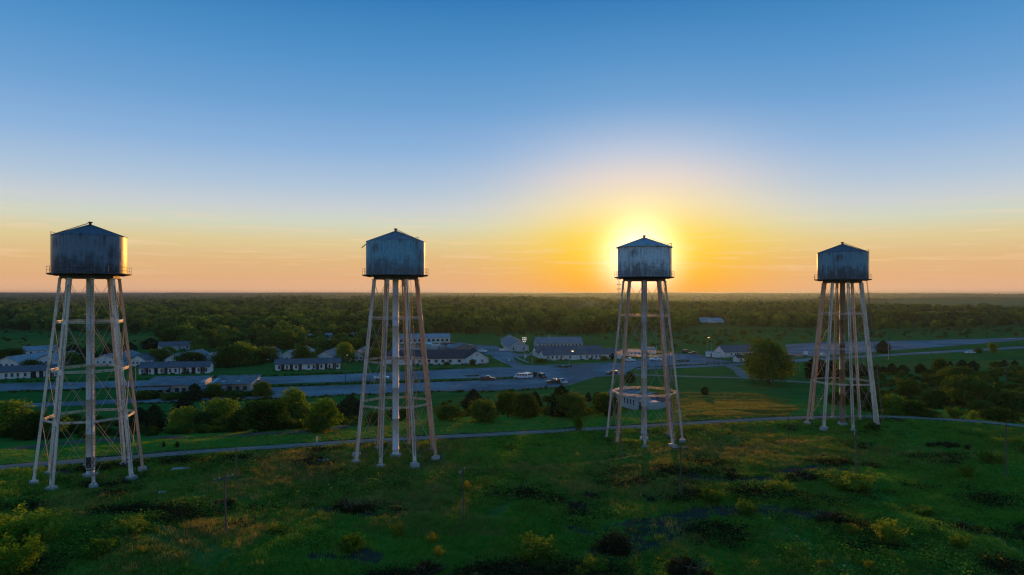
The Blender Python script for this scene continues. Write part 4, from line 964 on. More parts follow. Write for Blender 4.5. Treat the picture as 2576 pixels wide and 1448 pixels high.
TREES = [
 # belt between the gravel road and the yards
 ('bright', 22, 1092, 1003, 112, 'yellow-green broadleaf tree cut by the frame edge, beside the sooty tower'),
 ('oak', 86, 1102, 1030, 80, 'dark broadleaf tree between the frame-edge tree and the sooty tower legs'),
 ('brightbush', 136, 1100, 1040, 60, 'yellow bush just behind the near legs of the sooty tower'),
 ('cedar', 352, 1080, 1024, 46, 'dark cedar touching the sooty tower far leg'),
 ('cedar', 388, 1083, 1016, 50, 'pointed dark cedar, second from the sooty tower far leg'),
 ('cedar', 463, 1045, 996, 46, 'dark cedar in front of the derelict hall entrance'),
 ('bright', 462, 1086, 1022, 74, 'round yellow-green tree below the derelict hall cedar'),
 ('bright', 556, 1074, 999, 96, 'large sunlit yellow tree below the derelict hall'),
 ('oak', 506, 1082, 1036, 56, 'dark low tree between the two sunlit yellow trees'),
 ('oak', 610, 1086, 1024, 70, 'dark tree squeezed between the large yellow tree and the wide dark tree'),
 ('oak', 668, 1080, 1003, 118, 'wide dark broadleaf tree with sun-tipped crown by the dirt lane'),
 ('poplar', 742, 1062, 976, 66, 'tall feathery poplar at the end of the old car park'),
 ('oak', 716, 1064, 1012, 60, 'dark tree leaning under the feathery poplar'),
 ('oak', 770, 1066, 1020, 54, 'low dark tree at the foot of the feathery poplar'),
 ('bright', 816, 1082, 1001, 76, 'yellow-topped tree between the poplar and the dark round cedar'),
 ('oak', 800, 1084, 1042, 62, 'dark low tree under the yellow-topped tree'),
 ('cedar', 882, 1048, 993, 62, 'dark round cedar close to the blue-grey tower'),
 ('bush', 942, 1066, 1030, 46, 'dark bush under the blue-grey tower lower ring'),
 ('bush', 1010, 1056, 1012, 60, 'dark bush behind the pale riser of the blue-grey tower'),
 ('bush', 1128, 1052, 1012, 72, 'shaggy green bush just past the blue-grey tower'),
 ('cedar', 1192, 1044, 978, 52, 'dark pointed tree behind the round green pair in mid field'),
 ('oak', 1216, 1060, 1002, 70, 'round green tree standing forward in the mid field clump'),
 ('oak', 1278, 1048, 982, 62, 'bushy green tree in the middle of the mid field clump'),
 ('oak', 1322, 1048, 986, 64, 'dark round tree ending the mid field clump'),
 ('cedar', 1346, 1038, 984, 34, 'slim dark tree pressed against the end of the mid field clump'),
 ('cedar', 1412, 1046, 968, 60, 'tall dark tree below the two parked pickups'),
 ('oak', 1438, 1048, 985, 72, 'broad tree leaning on the tall dark tree below the pickups'),
 ('cedar', 1480, 1008, 986, 14, 'tiny dark cedar in the dry grass by the silver tower'),
 ('cedar', 1502, 1014, 986, 24, 'small dark cedar, larger of two by the silver tower'),
 ('oak', 1528, 1044, 986, 66, 'dark tree at the ruined house beside the silver tower leg'),
 ('brightbush', 1520, 1024, 982, 44, 'yellow bush behind the dark tree at the ruined house'),
 ('bush', 1660, 1024, 980, 66, 'green bush growing through the ruined house roof'),
 ('brightbush', 1457, 1082, 1042, 30, 'lone bright yellow-green bush beside the gravel road'),
 ('cedar', 1585, 962, 934, 24, 'dark square shrub at the lawn corner behind the silver tower'),
 ('cedar', 1773, 991, 972, 18, 'tiny lone cedar casting a shadow on the golden field'),
 ('cedar', 446, 1123, 1110, 9, 'tiny dark sapling, one of two beside the gravel road', ),
 ('cedar', 412, 1122, 1110, 7, 'tiny dark sapling, thinner of two beside the gravel road'),
 # row by the road and lots
 ('bigoak', 1932, 966, 852, 112, 'big round tree alone on the lawn beside the white house'),
 ('cedar', 2221, 887, 856, 30, 'dark egg-shaped cedar on the far grey lot'),
 ('cedar', 2052, 950, 896, 50, 'dark cedar behind the near leg of the rusty-riser tower'),
 ('cedar', 2086, 955, 906, 44, 'dark cedar between the rusty-riser tower legs, first'),
 ('cedar', 2134, 945, 908, 38, 'dark cedar right behind the rusty riser'),
 ('cedar', 2166, 944, 914, 34, 'dark cedar behind the far leg of the rusty-riser tower'),
 ('cedar', 2206, 938, 916, 16, 'small cedar first in the cedar row past the rusty-riser tower'),
 ('cedar', 2222, 936, 920, 14, 'smallest cedar in the row past the rusty-riser tower'),
 ('cedar', 2243, 939, 914, 24, 'third cedar in the row past the rusty-riser tower'),
 ('cedar', 2271, 939, 917, 26, 'fourth cedar in the row past the rusty-riser tower'),
 ('cedar', 2315, 938, 914, 24, 'fifth cedar in the row, set a little apart'),
 ('oak', 2364, 944, 902, 36, 'upright dark tree under the tall pole in the scrub'),
 ('cedar', 2390, 940, 908, 18, 'slim cedar beside the tall pole in the scrub'),
 ('cedar', 2421, 928, 904, 24, 'cedar by the far field, nearest the pole'),
 ('cedar', 2448, 931, 907, 26, 'cedar by the far field, next after the pole'),
 ('bush', 2506, 922, 908, 26, 'round dark bush at the edge of the lit far field'),
 ('cedar', 2526, 920, 905, 16, 'cedar at the edge of the lit far field'),
 ('cedar', 2552, 919, 906, 14, 'last cedar before the frame edge on the lit far field'),
 ('oak', 2412, 968, 920, 92, 'wide dark tree, upper one of the scrub thicket'),
 ('oak', 2430, 1018, 946, 108, 'largest dark round tree in the scrub thicket'),
 ('oak', 2368, 964, 938, 46, 'low dark tree beside the upper thicket tree'),
 ('oak', 2284, 1000, 953, 60, 'round dark tree between thicket and rusty-riser tower'),
 ('bright', 2246, 1039, 992, 74, 'yellow-topped tree close to the rusty-riser tower ladder'),
 ('oak', 2298, 1043, 1006, 64, 'dark tree in front of the yellow-topped one by the ladder'),
 ('oak', 2350, 1024, 976, 62, 'dark tree in the middle of the scrub thicket'),
 ('brightbush', 2400, 1050, 1020, 44, 'bright yellow bush at the gravel road bend'),
 ('brightbush', 2446, 1054, 1030, 30, 'small bright bush second at the gravel road bend'),
 ('bush', 2512, 1058, 1022, 96, 'wide dark bush by the gravel road near the frame edge'),
 ('oak', 2544, 1034, 978, 88, 'large dark tree at the frame edge of the thicket'),
 ('oak', 2496, 1000, 966, 48, 'dark tree behind the frame-edge thicket trees'),
 ('oak', 2470, 1040, 1004, 56, 'low dark tree in front of the largest thicket tree'),
 ('bush', 2330, 1046, 1026, 60, 'low dark bush beside the gravel road past the ladder'),
 ('cedar', 2150, 1010, 960, 62, 'dark round tree seen through the rusty-riser tower'),
 ('oak', 2178, 1030, 975, 70, 'dark tree just behind the rusty-riser tower ladder'),
 ('oak', 2110, 1020, 985, 54, 'low tree seen between riser and near legs of the last tower'),
 ('bush', 2460, 886, 872, 18, 'small round shrub beside the far white car'),
 ('poplar', 2498, 890, 862, 22, 'thin leaning tree beside the far road'),
 ('bush', 1869, 842, 829, 16, 'round shrub alone in the scrub field behind the white house'),
 ('bush', 1905, 866, 850, 26, 'dark shrub behind the white house roof'),
 # grove among the barracks
 ('oak', 30, 906, 876, 60, 'leafy tree at the frame edge behind the long row house'),
 ('bush', 78, 930, 902, 46, 'dark round shrub in front of the pale metal roof'),
 ('bright', 181, 914, 884, 40, 'yellow tree between the sooty tower legs among barracks'),
 ('cedar', 186, 890, 866, 38, 'dark cedar above the yellow tree between tower legs'),
 ('cedar', 152, 890, 864, 24, 'dark cedar beside the sunlit barracks ridge'),
 ('cedar', 222, 908, 870, 40, 'dark tree behind the sooty riser'),
 ('cedar', 276, 896, 866, 40, 'dark tree over the sagging grey roof'),
 ('cedar', 325, 888, 860, 34, 'dark cedar beyond the sooty tower far leg'),
 ('cedar', 378, 876, 850, 40, 'dark dome-shaped cedar at the field edge'),
 ('oak', 395, 912, 876, 60, 'dark tree between the lamp post barracks and the next'),
 ('bright', 424, 896, 872, 36, 'small sunlit tree behind the lamp post barracks'),
 ('oak', 445, 868, 826, 72, 'dark tree first in the grove by the field'),
 ('bright', 492, 866, 828, 44, 'golden tree in the grove by the field'),
 ('oak', 524, 872, 826, 62, 'dark tree beside the golden one in the grove'),
 ('bright', 560, 862, 818, 50, 'tall golden-topped tree in the grove'),
 ('oak', 480, 920, 884, 70, 'broad dark tree between the two middle barracks'),
 ('bright', 498, 898, 868, 46, 'yellow tree over the broad dark tree between barracks'),
 ('oak', 572, 922, 868, 70, 'dark tree at the peeling-ridge barracks'),
 ('bright', 606, 918, 858, 76, 'large yellow-green tree past the row house end'),
 ('oak', 640, 915, 876, 60, 'dark tree past the large yellow-green tree'),
 ('oak', 668, 908, 872, 54, 'dark tree beside the small tucked-away barracks'),
 ('bright', 720, 876, 828, 58, 'sunlit round tree before the long metal shed'),
 ('oak', 690, 878, 842, 48, 'dark tree touching the sunlit round tree by the shed'),
 ('oak', 760, 912, 868, 48, 'dark tree between bright tin roof and torn roof barracks'),
 ('oak', 776, 884, 856, 42, 'round tree behind the bright tin roof'),
 ('bright', 786, 912, 884, 30, 'small yellow tree against the torn-shingle barracks'),
 ('oak', 836, 888, 852, 44, 'round tree behind the torn-shingle barracks'),
 ('bright', 868, 910, 860, 48, 'yellow-green tree between torn barracks and the blue-grey tower'),
 ('oak', 896, 886, 852, 44, 'dark tree behind the barracks next to the blue-grey tower leg'),
 ('oak', 938, 912, 872, 50, 'dark tree just inside the blue-grey tower legs'),
 ('oak', 938, 880, 846, 40, 'dark tree higher up inside the blue-grey tower legs'),
 ('cedar', 1540, 902, 888, 10, 'slim dark cypress against the white barracks end'),
 ('bush', 1520, 905, 893, 18, 'dark bush against the white barracks front'),
 ('bush', 1362, 911, 900, 32, 'dark hedge bush at the white barracks corner'),
 ('bush', 1188, 918, 902, 14, 'dark shrub against the gabled wing wall'),
 ('bush', 1124, 918, 908, 12, 'small shrub under the dark-roofed barracks windows'),
 ('cedar', 490, 1006, 964, 40, 'dark cedar beside the derelict hall entrance'),
 ('oak', 540, 1000, 962, 44, 'leafy tree growing out of the derelict hall roof gap'),
 ('bush', 362, 1004, 976, 40, 'dark bush at the near corner of the derelict hall'),
 ('oak', 660, 1002, 958, 46, 'dark tree at the lean-to end of the derelict hall'),
 ('bush', 592, 1002, 984, 44, 'low brush along the derelict hall wall'),
 ('bush', 430, 1004, 984, 50, 'low brush under the derelict hall windows'),
]
for t in TREES:
    k_ = 1.14 if t[0] in ('oak', 'bright') else 1.06
    plant_px(t[0], t[1], t[2] + 2, t[2] - (t[2] - t[3]) * (1.0 if t[0] != 'cedar' else .96), t[4] * k_, t[5])

# ---- the forest: the nearest rows as trees of their own, the rest one mass
FRONT = np.array([(-400, 836), (-200, 836), (0, 834), (100, 832), (300, 836), (400, 838), (424, 866), (470, 886), (560, 906), (640, 908), (900, 904), (950, 905), (985, 872), (1000, 838), (1060, 840), (1150, 842),
                  (1250, 838), (1350, 838), (1450, 838), (1500, 842), (1560, 838), (1700, 836), (1770, 816), (1830, 822), (1900, 822), (2050, 834), (2150, 836), (2290, 826), (2450, 824), (2576, 816), (2900, 812)], float)
def to_px(x, y, z): return CX + FPX * x / y, HZ - FPX * (z - CAM_Z) / y
CLEAR = [[(1400, 770), (1530, 772), (1540, 784), (1420, 786)], [(1095, 764), (1162, 766), (1165, 778), (1098, 777)], [(1755, 800), (1835, 800), (1838, 826), (1755, 826)],
         [(2100, 750), (2700, 748), (2700, 778), (2330, 780), (2120, 770)], [(1900, 752), (2060, 752), (2060, 760), (1900, 760)], [(620, 752), (900, 753), (880, 758), (640, 757)], [(2160, 812), (2600, 806), (2600, 813), (2300, 822), (2160, 822)], 
         [(300, 770), (420, 768), (430, 775), (310, 777)]]
def forest_points():
    rg = np.random.default_rng(21); out = []
    for y0, y1, sp, sc in ((290, 430, 8.0, .8), (430, 1150, 9.6, 1.12), (1150, 2300, 12.5, 1.2), (2300, 4600, 21, 1.4), (4600, 8200, 52, 1.7)):
        ys = np.arange(y0, y1, sp * .9)
        xs = np.arange(-y1 * .86, y1 * .86, sp)
        X, Y = np.meshgrid(xs, ys); X = X + rg.uniform(-.5, .5, X.shape) * sp * .95; Y = Y + rg.uniform(-.5, .5, Y.shape) * sp * .95
        X, Y = X.ravel(), Y.ravel(); k = np.abs(X) < Y * .84; X, Y = X[k], Y[k]; Z = height(X, Y)
        px, py = to_px(X, Y, Z); ok = (CAM_Z - 33 * 0 - (-6)) * FPX / Y + HZ < np.interp(px, FRONT[:, 0], FRONT[:, 1]) + rg.uniform(-5, 2.5, len(X))
        ppy = 33 * FPX / Y + HZ
        ok &= rg.random(len(X)) > .93 * field_mask(X, Y)
        for c in CLEAR: ok &= ~in_poly(px, ppy + 0 * py, c)
        for (fx, fy, fr, fl, fd) in FOOTPRINTS:
            c_, s_ = math.cos(fr), math.sin(fr); u = (X - fx) * c_ + (Y - fy) * s_; v = -(X - fx) * s_ + (Y - fy) * c_; ok &= ~((u > -2.5) & (u < fl + 2.5) & (v > -9) & (v < fd + 2.5))
        dn = fbm(X / 210 + 5, Y / 260 + 8, 3); thr = np.interp(Y, [300, 600, 1400, 3000, 8000], [.36, .30, .40, .50, .53]); thr = thr + np.interp(px, [1500, 2000, 2600], [0, .05, .07]) * (Y > 900)
        ok &= dn > thr
        X, Y, Z = X[ok], Y[ok], Z[ok]; n = len(X)
        pxk = np.interp(CX + FPX * X / Y, [1500, 1800], [1, .76]); hh = (5.4 + 7.2 * rg.random(n) ** 2.4) * sc * pxk * (0.75 + .5 * fbm(X / 60, Y / 60, 2)); ww = hh * rg.uniform(.85, 1.25, n) * (1.12 if sc < 1.6 else 1.5)
        out.append(np.stack([X, Y, Z, hh, ww], -1))
    return np.concatenate(out)
FP = forest_points()
fpx, fpy = to_px(FP[:, 0], FP[:, 1], FP[:, 2]); vis = (fpx > -10) & (fpx < 2586)
order = np.argsort(FP[:, 1] + (~vis) * 1e6); NEAR = 175; near_i = order[:NEAR]; rest = np.setdiff1d(np.arange(len(FP)), near_i)
PLACES = [(90, 'behind the long row house'), (250, 'beyond the field behind the sooty tower'), (345, 'behind the sagging grey roof'), (430, 'behind the lamp post barracks'), (500, 'in the grove behind the middle barracks'), (570, 'in the grove by the peeling-ridge barracks'),
          (640, 'below the small bright metal roof'), (700, 'behind the small tucked-away barracks'), (760, 'around the bright tin roof barracks'), (815, 'before the long pale metal shed'), (870, 'behind the torn-shingle barracks'), (930, 'beside the barracks next to the blue-grey tower'), (1000, 'seen through the blue-grey tower legs'),
          (1140, 'behind the long barracks with patched tin roof'), (1260, 'across the lawn from the collapsed hall'), (1370, 'behind the long grey barracks'), (1480, 'behind the crosswise grey barracks'), (1600, 'seen past the silver tower near leg'), (1760, 'beyond the scrub field of the silver tower'), (1900, 'near the far tin barns'), (2050, 'beyond the big round tree'), (2250, 'seen through the rusty-riser tower'), (9999, 'beyond the far grey lot')]
def forest_label(x, y, h, w):
    px = CX + FPX * x / y; wh = next(t for lim, t in PLACES if px < lim)
    sz = 'low' if h < 7 else 'mid-sized' if h < 10 else 'tall'; sh = 'narrow' if w < h * 1.05 else 'broad' if w > h * 1.25 else 'rounded'; rw = 'front-row' if y < 480 else 'second-row' if y < 640 else 'forest-edge'
    return '%s %s %s tree %s' % (sz, sh, rw, wh)
for i in near_i:
    x, y, z, h, w = FP[i]; e = plant('forest', Vector((x, y, z)), h, w, forest_label(x, y, h, w), 'trees along the forest edge')

def proto_obj(name, me): return bpy.data.objects.new(name, me)
def gn_scatter(name, pts, rot, scl, idx, protos, kind='stuff', label=None, sclv=None):
    col = bpy.data.collections.new(name + '_kinds')
    for k, me in enumerate(protos): col.objects.link(proto_obj('%s_%02d' % (name, k), me))
    me = bpy.data.meshes.new(name); n = len(pts); me.vertices.add(n); me.vertices.foreach_set('co', np.asarray(pts, np.float32).ravel())
    def attr(nm, typ, arr, key='value'):
        a = me.attributes.new(nm, typ, 'POINT'); a.data.foreach_set(key, np.ascontiguousarray(arr).ravel())
    attr('rot', 'FLOAT_VECTOR', np.asarray(rot, np.float32), 'vector'); attr('scl', 'FLOAT_VECTOR', np.asarray(scl, np.float32), 'vector'); attr('pick', 'INT', np.asarray(idx, np.int32))
    o = link(name, me, kind=kind, label=label)
    ng = bpy.data.node_groups.new(name + '_scatter', 'GeometryNodeTree')
    ng.interface.new_socket('Geometry', in_out='INPUT', socket_type='NodeSocketGeometry'); ng.interface.new_socket('Geometry', in_out='OUTPUT', socket_type='NodeSocketGeometry')
    nd = ng.nodes; gi = nd.new('NodeGroupInput'); go = nd.new('NodeGroupOutput'); ip = nd.new('GeometryNodeInstanceOnPoints'); ci = nd.new('GeometryNodeCollectionInfo')
    ci.inputs[0].default_value = col; ci.inputs[1].default_value = True; ci.inputs[2].default_value = True
    def named(nm, dt):
        a = nd.new('GeometryNodeInputNamedAttribute'); a.data_type = dt; a.inputs[0].default_value = nm; return a.outputs[0]
    er = nd.new('FunctionNodeEulerToRotation'); L = ng.links
    L.new(gi.outputs[0], ip.inputs['Points']); L.new(ci.outputs[0], ip.inputs['Instance']); ip.inputs['Pick Instance'].default_value = True
    L.new(named('pick', 'INT'), ip.inputs['Instance Index']); L.new(named('rot', 'FLOAT_VECTOR'), er.inputs[0]); L.new(er.outputs[0], ip.inputs['Rotation']); L.new(named('scl', 'FLOAT_VECTOR'), ip.inputs['Scale'])
    L.new(ip.outputs[0], go.inputs[0]); md = o.modifiers.new('scatter', 'NODES'); md.node_group = ng
    return o
def whole_tree(key, i):
    """crown and trunk as one mesh, for the far mass"""
    cr, tk = VAR[key][i]; V = np.array([v.co[:] for v in cr.vertices]); F = np.array([p.vertices[:] for p in cr.polygons])
    V2 = np.array([[-.02, 0, -.03], [.02, 0, -.03], [.012, 0, .5], [-.012, 0, .5], [0, -.02, -.03], [0, .02, -.03], [0, .012, .5], [0, -.012, .5]]); F2 = np.array([[0, 1, 2, 3], [4, 5, 6, 7]]) + len(V)
    me = mesh_np('far_tree', np.vstack([V, V2]), np.vstack([F, F2]), [M['leaf_forest'], M['bark']])
    mi = np.zeros(len(F) + 2, np.int32); mi[-2:] = 1; me.polygons.foreach_set('material_index', mi); return me
rg = np.random.default_rng(5); R_ = FP[rest]; n = len(R_); Z3 = np.zeros(n)
gn_scatter('forest', R_[:, :3], np.stack([Z3, Z3, rg.uniform(0, 6.28, n)], -1), np.stack([R_[:, 4], R_[:, 4], R_[:, 3]], -1), rg.integers(0, 5, n), [whole_tree('forest', i) for i in range(5)],
           label='dark forest stretching to the hazy horizon')
# scattered low scrub on the open fields
def scrub():
    rg = np.random.default_rng(9); n = 34000; Y = rg.uniform(130, 900, n); X = rg.uniform(-1, 1, n) * Y * .8; px, py = to_px(X, Y, height(X, Y))
    ok = np.zeros(n, bool)
    for c, d in (([(1690, 836), (2576, 818), (2576, 848), (2300, 853), (2000, 858), (1760, 872), (1700, 858)], .12), ([(1480, 838), (1700, 836), (1700, 876), (1560, 870)], .09), ([(2160, 940), (2576, 925), (2576, 1030), (2200, 1028)], .6),
                 ([(0, 834), (420, 838), (420, 876), (0, 880)], .05), ([(0, 1050), (340, 1060), (900, 1030), (900, 1072), (560, 1090), (0, 1112)], .75), ([(1100, 1000), (1550, 990), (1550, 1046), (1110, 1054)], .22), ([(1230, 838), (1480, 838), (1480, 848), (1230, 846)], .25)):
        ok |= in_poly(px, py, c) & (rg.random(n) < d)
    X, Y = X[ok], Y[ok]; m = len(X); s = rg.uniform(.5, 2.3, m) ** 1.1; z = np.zeros(m)
    gn_scatter('scrub', np.stack([X, Y, height(X, Y) - .1], -1), np.stack([z, z, rg.uniform(0, 6.28, m)], -1), np.stack([s * 1.3, s * 1.3, s], -1), rg.integers(0, 3, m), [VAR['bush'][i][0] for i in range(3)], label='low scrub dotting the open fields')
scrub()
def weeds_along(name, lines, n, smin, smax, label, spread=1.2, protos=None):
    rg = np.random.default_rng(len(name)); P = []
    tot = sum(math.dist(a, b) for a, b in lines)
    for a, b in lines:
        k = max(1, int(n * math.dist(a, b) / tot)); t = rg.random(k)[:, None]; P.append(np.array(a) * (1 - t) + np.array(b) * t + rg.normal(0, spread, (k, 2)))
    P = np.concatenate(P); m = len(P); s = rg.uniform(smin, smax, m) * rg.uniform(.5, 1.2, m); z = np.zeros(m)
    gn_scatter(name, np.stack([P[:, 0], P[:, 1], height(P[:, 0], P[:, 1]) - .05], -1), np.stack([z, z, rg.uniform(0, 6.28, m)], -1), np.stack([s * 1.3, s * 1.3, s], -1), rg.integers(0, 3, m), protos or [VAR['bush'][i][0] for i in range(3)], label=label)
g2 = lambda *p: [tuple(at(*q)[:2]) for q in p]
edge = []
for pl in ([(676, 973), (894, 966), (1160, 958.5), (1292, 952)], [(0, 988), (345, 977), (676, 969)], [(345, 1017), (640, 1007), (769, 1001), (900, 994), (1095, 986.5), (1240, 986.5), (1296, 984), (1400, 976)], [(1601, 926.5), (1684, 922), (1790, 917), (1860, 914)],
           [(1400, 922), (1420, 925), (1440, 922)], [(1702, 908), (1732, 909)], [(1168, 947), (1205, 946)], [(0, 962), (345, 955), (676, 946), (870, 940), (1140, 928)]):
    q = g2(*pl); edge += list(zip(q[:-1], q[1:]))
weeds_along('verge_weeds', edge, 1500, .25, .8, 'weeds along the road and car park edges', .7)
wl = []
for (fx, fy, fr, fl, fd) in FOOTPRINTS:
    c_, s_ = math.cos(fr), math.sin(fr); o_ = -.7; wl.append(((fx + s_ * .7, fy - c_ * .7), (fx + fl * c_ + s_ * .7, fy + fl * s_ - c_ * .7)))
weeds_along('wall_weeds', wl, 520, .25, 1.1, 'weeds and small bushes at the foot of the barracks walls', .35)
A_, B_ = at(345, 1003), at(668, 996)
weeds_along('hall_overgrowth', [((A_.x, A_.y), (B_.x, B_.y))], 110, .8, 2.4, 'overgrowth along the derelict hall', .9)

# ---- meadow grass on the tower hill
def tuft(name, n, h, spread, wd, mat, seed, lean=.5):
    rg = np.random.default_rng(seed); V = []; F = []
    for i in range(n):
        a = rg.uniform(0, 6.283); r = spread * math.sqrt(rg.random()); x, y = r * math.cos(a), r * math.sin(a); hh = h * rg.uniform(.5, 1.15); b = rg.uniform(0, 6.283); l = lean * hh * rg.uniform(.2, 1); dx, dy = math.cos(b) * l, math.sin(b) * l
        c = b + 1.57 + rg.uniform(-.6, .6); ux, uy = math.cos(c) * wd, math.sin(c) * wd; k = len(V)
        V += [(x - ux, y - uy, -.05), (x + ux, y + uy, -.05), (x + dx * .4 + ux * .8, y + dy * .4 + uy * .8, hh * .6), (x + dx * .4 - ux * .8, y + dy * .4 - uy * .8, hh * .6), (x + dx + ux * .15, y + dy + uy * .15, hh), (x + dx - ux * .15, y + dy - uy * .15, hh)]
        F += [(k, k + 1, k + 2, k + 3), (k + 3, k + 2, k + 4, k + 5)]
    return mesh_np(name, V, F, mat)
def weed(name, n, h, w, leaf, mat, seed):
    rg = np.random.default_rng(seed); P = rg.normal(size=(n, 3)) * np.array([w, w, h * .26]); P[:, 2] = np.abs(P[:, 2]) * 1.2 + h * .12; O = P - np.array([0, 0, h * .3]); O /= np.linalg.norm(O, axis=1)[:, None] + 1e-6
    V, F = leaves_at(P, O, leaf, rg, .9); return mesh_np(name, V, F, mat)
M['grass_green'] = leaf_mat('grass_green', (.046, .165, .018), (.085, .26, .028), (.16, .32, .042), .35, 1.3, .15)
M['grass_olive'] = leaf_mat('grass_olive', (.07, .155, .018), (.145, .235, .034), (.24, .28, .055), .35, 1.3, .15)
M['grass_dry'] = leaf_mat('grass_dry', (.16, .15, .035), (.27, .225, .06), (.38, .30, .09), .3, 1.2, .15)  # dry grass colour, also stands in for sunlight on the golden patches
M['weed_yellow'] = leaf_mat('weed_yellow', (.06, .10, .012), (.13, .17, .018), (.25, .25, .03), .45, 1.0, .4)
GR = [tuft('grass', 22, .42, .42, .020, M['grass_green'], 1), tuft('grass', 26, .34, .48, .022, M['grass_green'], 2, .8), tuft('grass', 20, .55, .36, .018, M['grass_olive'], 3), tuft('grass', 24, .40, .45, .020, M['grass_olive'], 4, .7),
      tuft('grass', 22, .55, .40, .016, M['grass_dry'], 5, .4), tuft('grass', 18, .7, .32, .015, M['grass_dry'], 6, .35), weed('grass', 70, .7, .34, .115, M['leaf_oak'], 7), weed('grass', 64, .9, .32, .11, M['grass_green'], 8), weed('grass', 36, .9, .26, .13, M['weed_yellow'], 9), weed('grass', 60, .8, .42, .14, M['leaf_brush'], 10), weed('grass', 70, .6, .5, .12, M['leaf_brush'], 11)]
def meadow():
    rg = np.random.default_rng(31); N_ = 95000; U = rg.random(N_); Y = 52 * (150 / 52) ** U; X = rg.uniform(-1, 1, N_) * (Y * .79 + 3)
    ry = road_y(np.clip(X, -110, 125)); d = Y - ry; ok = (d < -2.3) | ((d > 2.3) & (d < 30)); X, Y, d = X[ok], Y[ok], d[ok]; n = len(X)
    dirt = np.zeros(n)
    for p, w in TRK: dirt = np.maximum(dirt, 1 - sstep(w * .6, w * 1.4, zone_dist(X, Y, p)))
    for p, w in RUTS: dirt = np.maximum(dirt, 1 - sstep(w * .6, w * 1.3, zone_dist(X, Y, p)))
    dry = np.zeros(n); 
    for p, s in DRY_SUNLIT: dry = np.maximum(dry, s * in_poly(X + (fbm(X / 5, Y / 5, 3) - .5) * 16, Y + (fbm(X / 5 + 40, Y / 5, 3) - .5) * 16, p))
    dn = fbm(X / 7 + 4, Y / 7, 3); gn = fbm(X / 19 + 30, Y / 19 + 2, 3) + .05 * sstep(25, -15, X); wn = fbm(X / 11 + 70, Y / 11 + 12, 3)
    keep = (rg.random(n) > dirt * .9) & (rg.random(n) < .45 + .9 * dn) & (rg.random(n) < np.where(d > 0, .5, 1))
    X, Y, d, dry, gn, wn, dn = (a[keep] for a in (X, Y, d, dry, gn, wn, dn)); n = len(X)
    r = rg.random(n); idx = rg.integers(0, 2, n)
    k = r < np.clip((gn - .33) * 2.6, 0, .9); idx[k] = rg.integers(2, 4, k.sum())
    k = rg.random(n) < np.clip(dry * .75 + (gn - .56) * 1.6, 0, .85); idx[k] = rg.integers(4, 6, k.sum())
    k = rg.random(n) < np.clip((wn - .5) * 1.1, 0, .22) * (d < 0); idx[k] = rg.integers(6, 8, k.sum())
    k = rg.random(n) < np.clip((wn - .62) * .3, 0, .007) * (d < 0) * (Y < 112); idx[k] = 8
    bn = fbm(X / 8 + 11, Y / 6 + 51, 3); k = rg.random(n) < np.clip((bn - .64) * 3.2, 0, .42) * (d < -4); idx[k] = rg.integers(9, 11, k.sum())
    s = rg.uniform(.7, 1.35, n) * (.55 + .9 * dn) * np.where(d > 0, .6, 1); s = np.where(idx >= 6, s * 1.25, s)
    z = np.zeros(n); gn_scatter('grass', np.stack([X, Y, height(X, Y)], -1), np.stack([rg.normal(0, .1, n), rg.normal(0, .1, n), rg.uniform(0, 6.28, n)], -1), np.stack([s * 1.3, s * 1.3, s * .70], -1), idx, GR, label='rough meadow grass and weeds on the tower hill')
meadow()
def stubble():  # golden tufts carry the painted sunlight of the field and streak
    rg = np.random.default_rng(77); P = []
    for k, n in ((0, 26000), (1, 9000), (7, 7000), (8, 3000)):
        if k >= len(DRY_SUNLIT): continue
        poly = np.array(DRY_SUNLIT[k][0]); a, b = poly.min(0), poly.max(0); X = rg.uniform(a[0], b[0], n * 2); Y = rg.uniform(a[1], b[1], n * 2)
        ok = in_poly(X + (fbm(X / 6, Y / 6, 3) - .5) * 18, Y + (fbm(X / 6 + 9, Y / 6, 3) - .5) * 18, DRY_SUNLIT[k][0]) & (fbm(X / 30, Y / 2.2, 3) + rg.normal(0, .06, n * 2) > .46) & (np.abs(Y - road_y(np.clip(X, -110, 125))) > 3)
        P.append(np.stack([X[ok], Y[ok]], -1)[:n])
    P = np.concatenate(P); m = len(P); z = np.zeros(m); s = rg.uniform(.45, .85, m)
    gn_scatter('stubble', np.stack([P[:, 0], P[:, 1], height(P[:, 0], P[:, 1])], -1), np.stack([z, z, rg.uniform(0, 6.28, m)], -1), np.stack([s * 1.7, s * 1.7, s * .6], -1), rg.choice([2, 3, 4, 5], m, p=[.3, .3, .2, .2]), GR, label='mown stubble on the golden fields, dry and painted sunlit')
stubble()

# ---- shrubs and brush heaps of the foreground
M['leaf_near'] = leaf_mat('leaf_near', (.06, .15, .014), (.15, .28, .028), (.26, .38, .045), .5)
variants('nearbush', 'spray', 3, 6500, .042, 'leaf_near', 1.0); NAMES['nearbush'] = 'bush'; CATS['nearbush'] = 'bush'
variants('weedbush', 'spray', 3, 900, .075, 'weed_yellow', .9); NAMES['weedbush'] = 'bush'; CATS['weedbush'] = 'bush'
variants('shadebush', 'spray', 4, 2400, .06, 'leaf_brush', 1.5); NAMES['shadebush'] = 'bush'; CATS['shadebush'] = 'bush'
_nat = {'nearbush': 1.0, 'weedbush': .95, 'shadebush': 1.15}
_plant0 = plant
def plant(key, p, h, w, label, group=None, name=None, cat=None):
    if key in _nat:
        i = _vi[0]; _vi[0] += 1; cr, tk = VAR[key][i % len(VAR[key])]
        e = empty(NAMES[key], (p.x, p.y, p.z - .05), (i * 2.399) % 6.283, label=label, cat='bush', group=group); e.scale = (w / _nat[key],) * 2 + (h,)
        link('trunk', tk, e, name=None) if False else link('trunk', tk, e); link('crown', cr, e); return e
    return _plant0(key, p, h, w, label, group, name, cat)
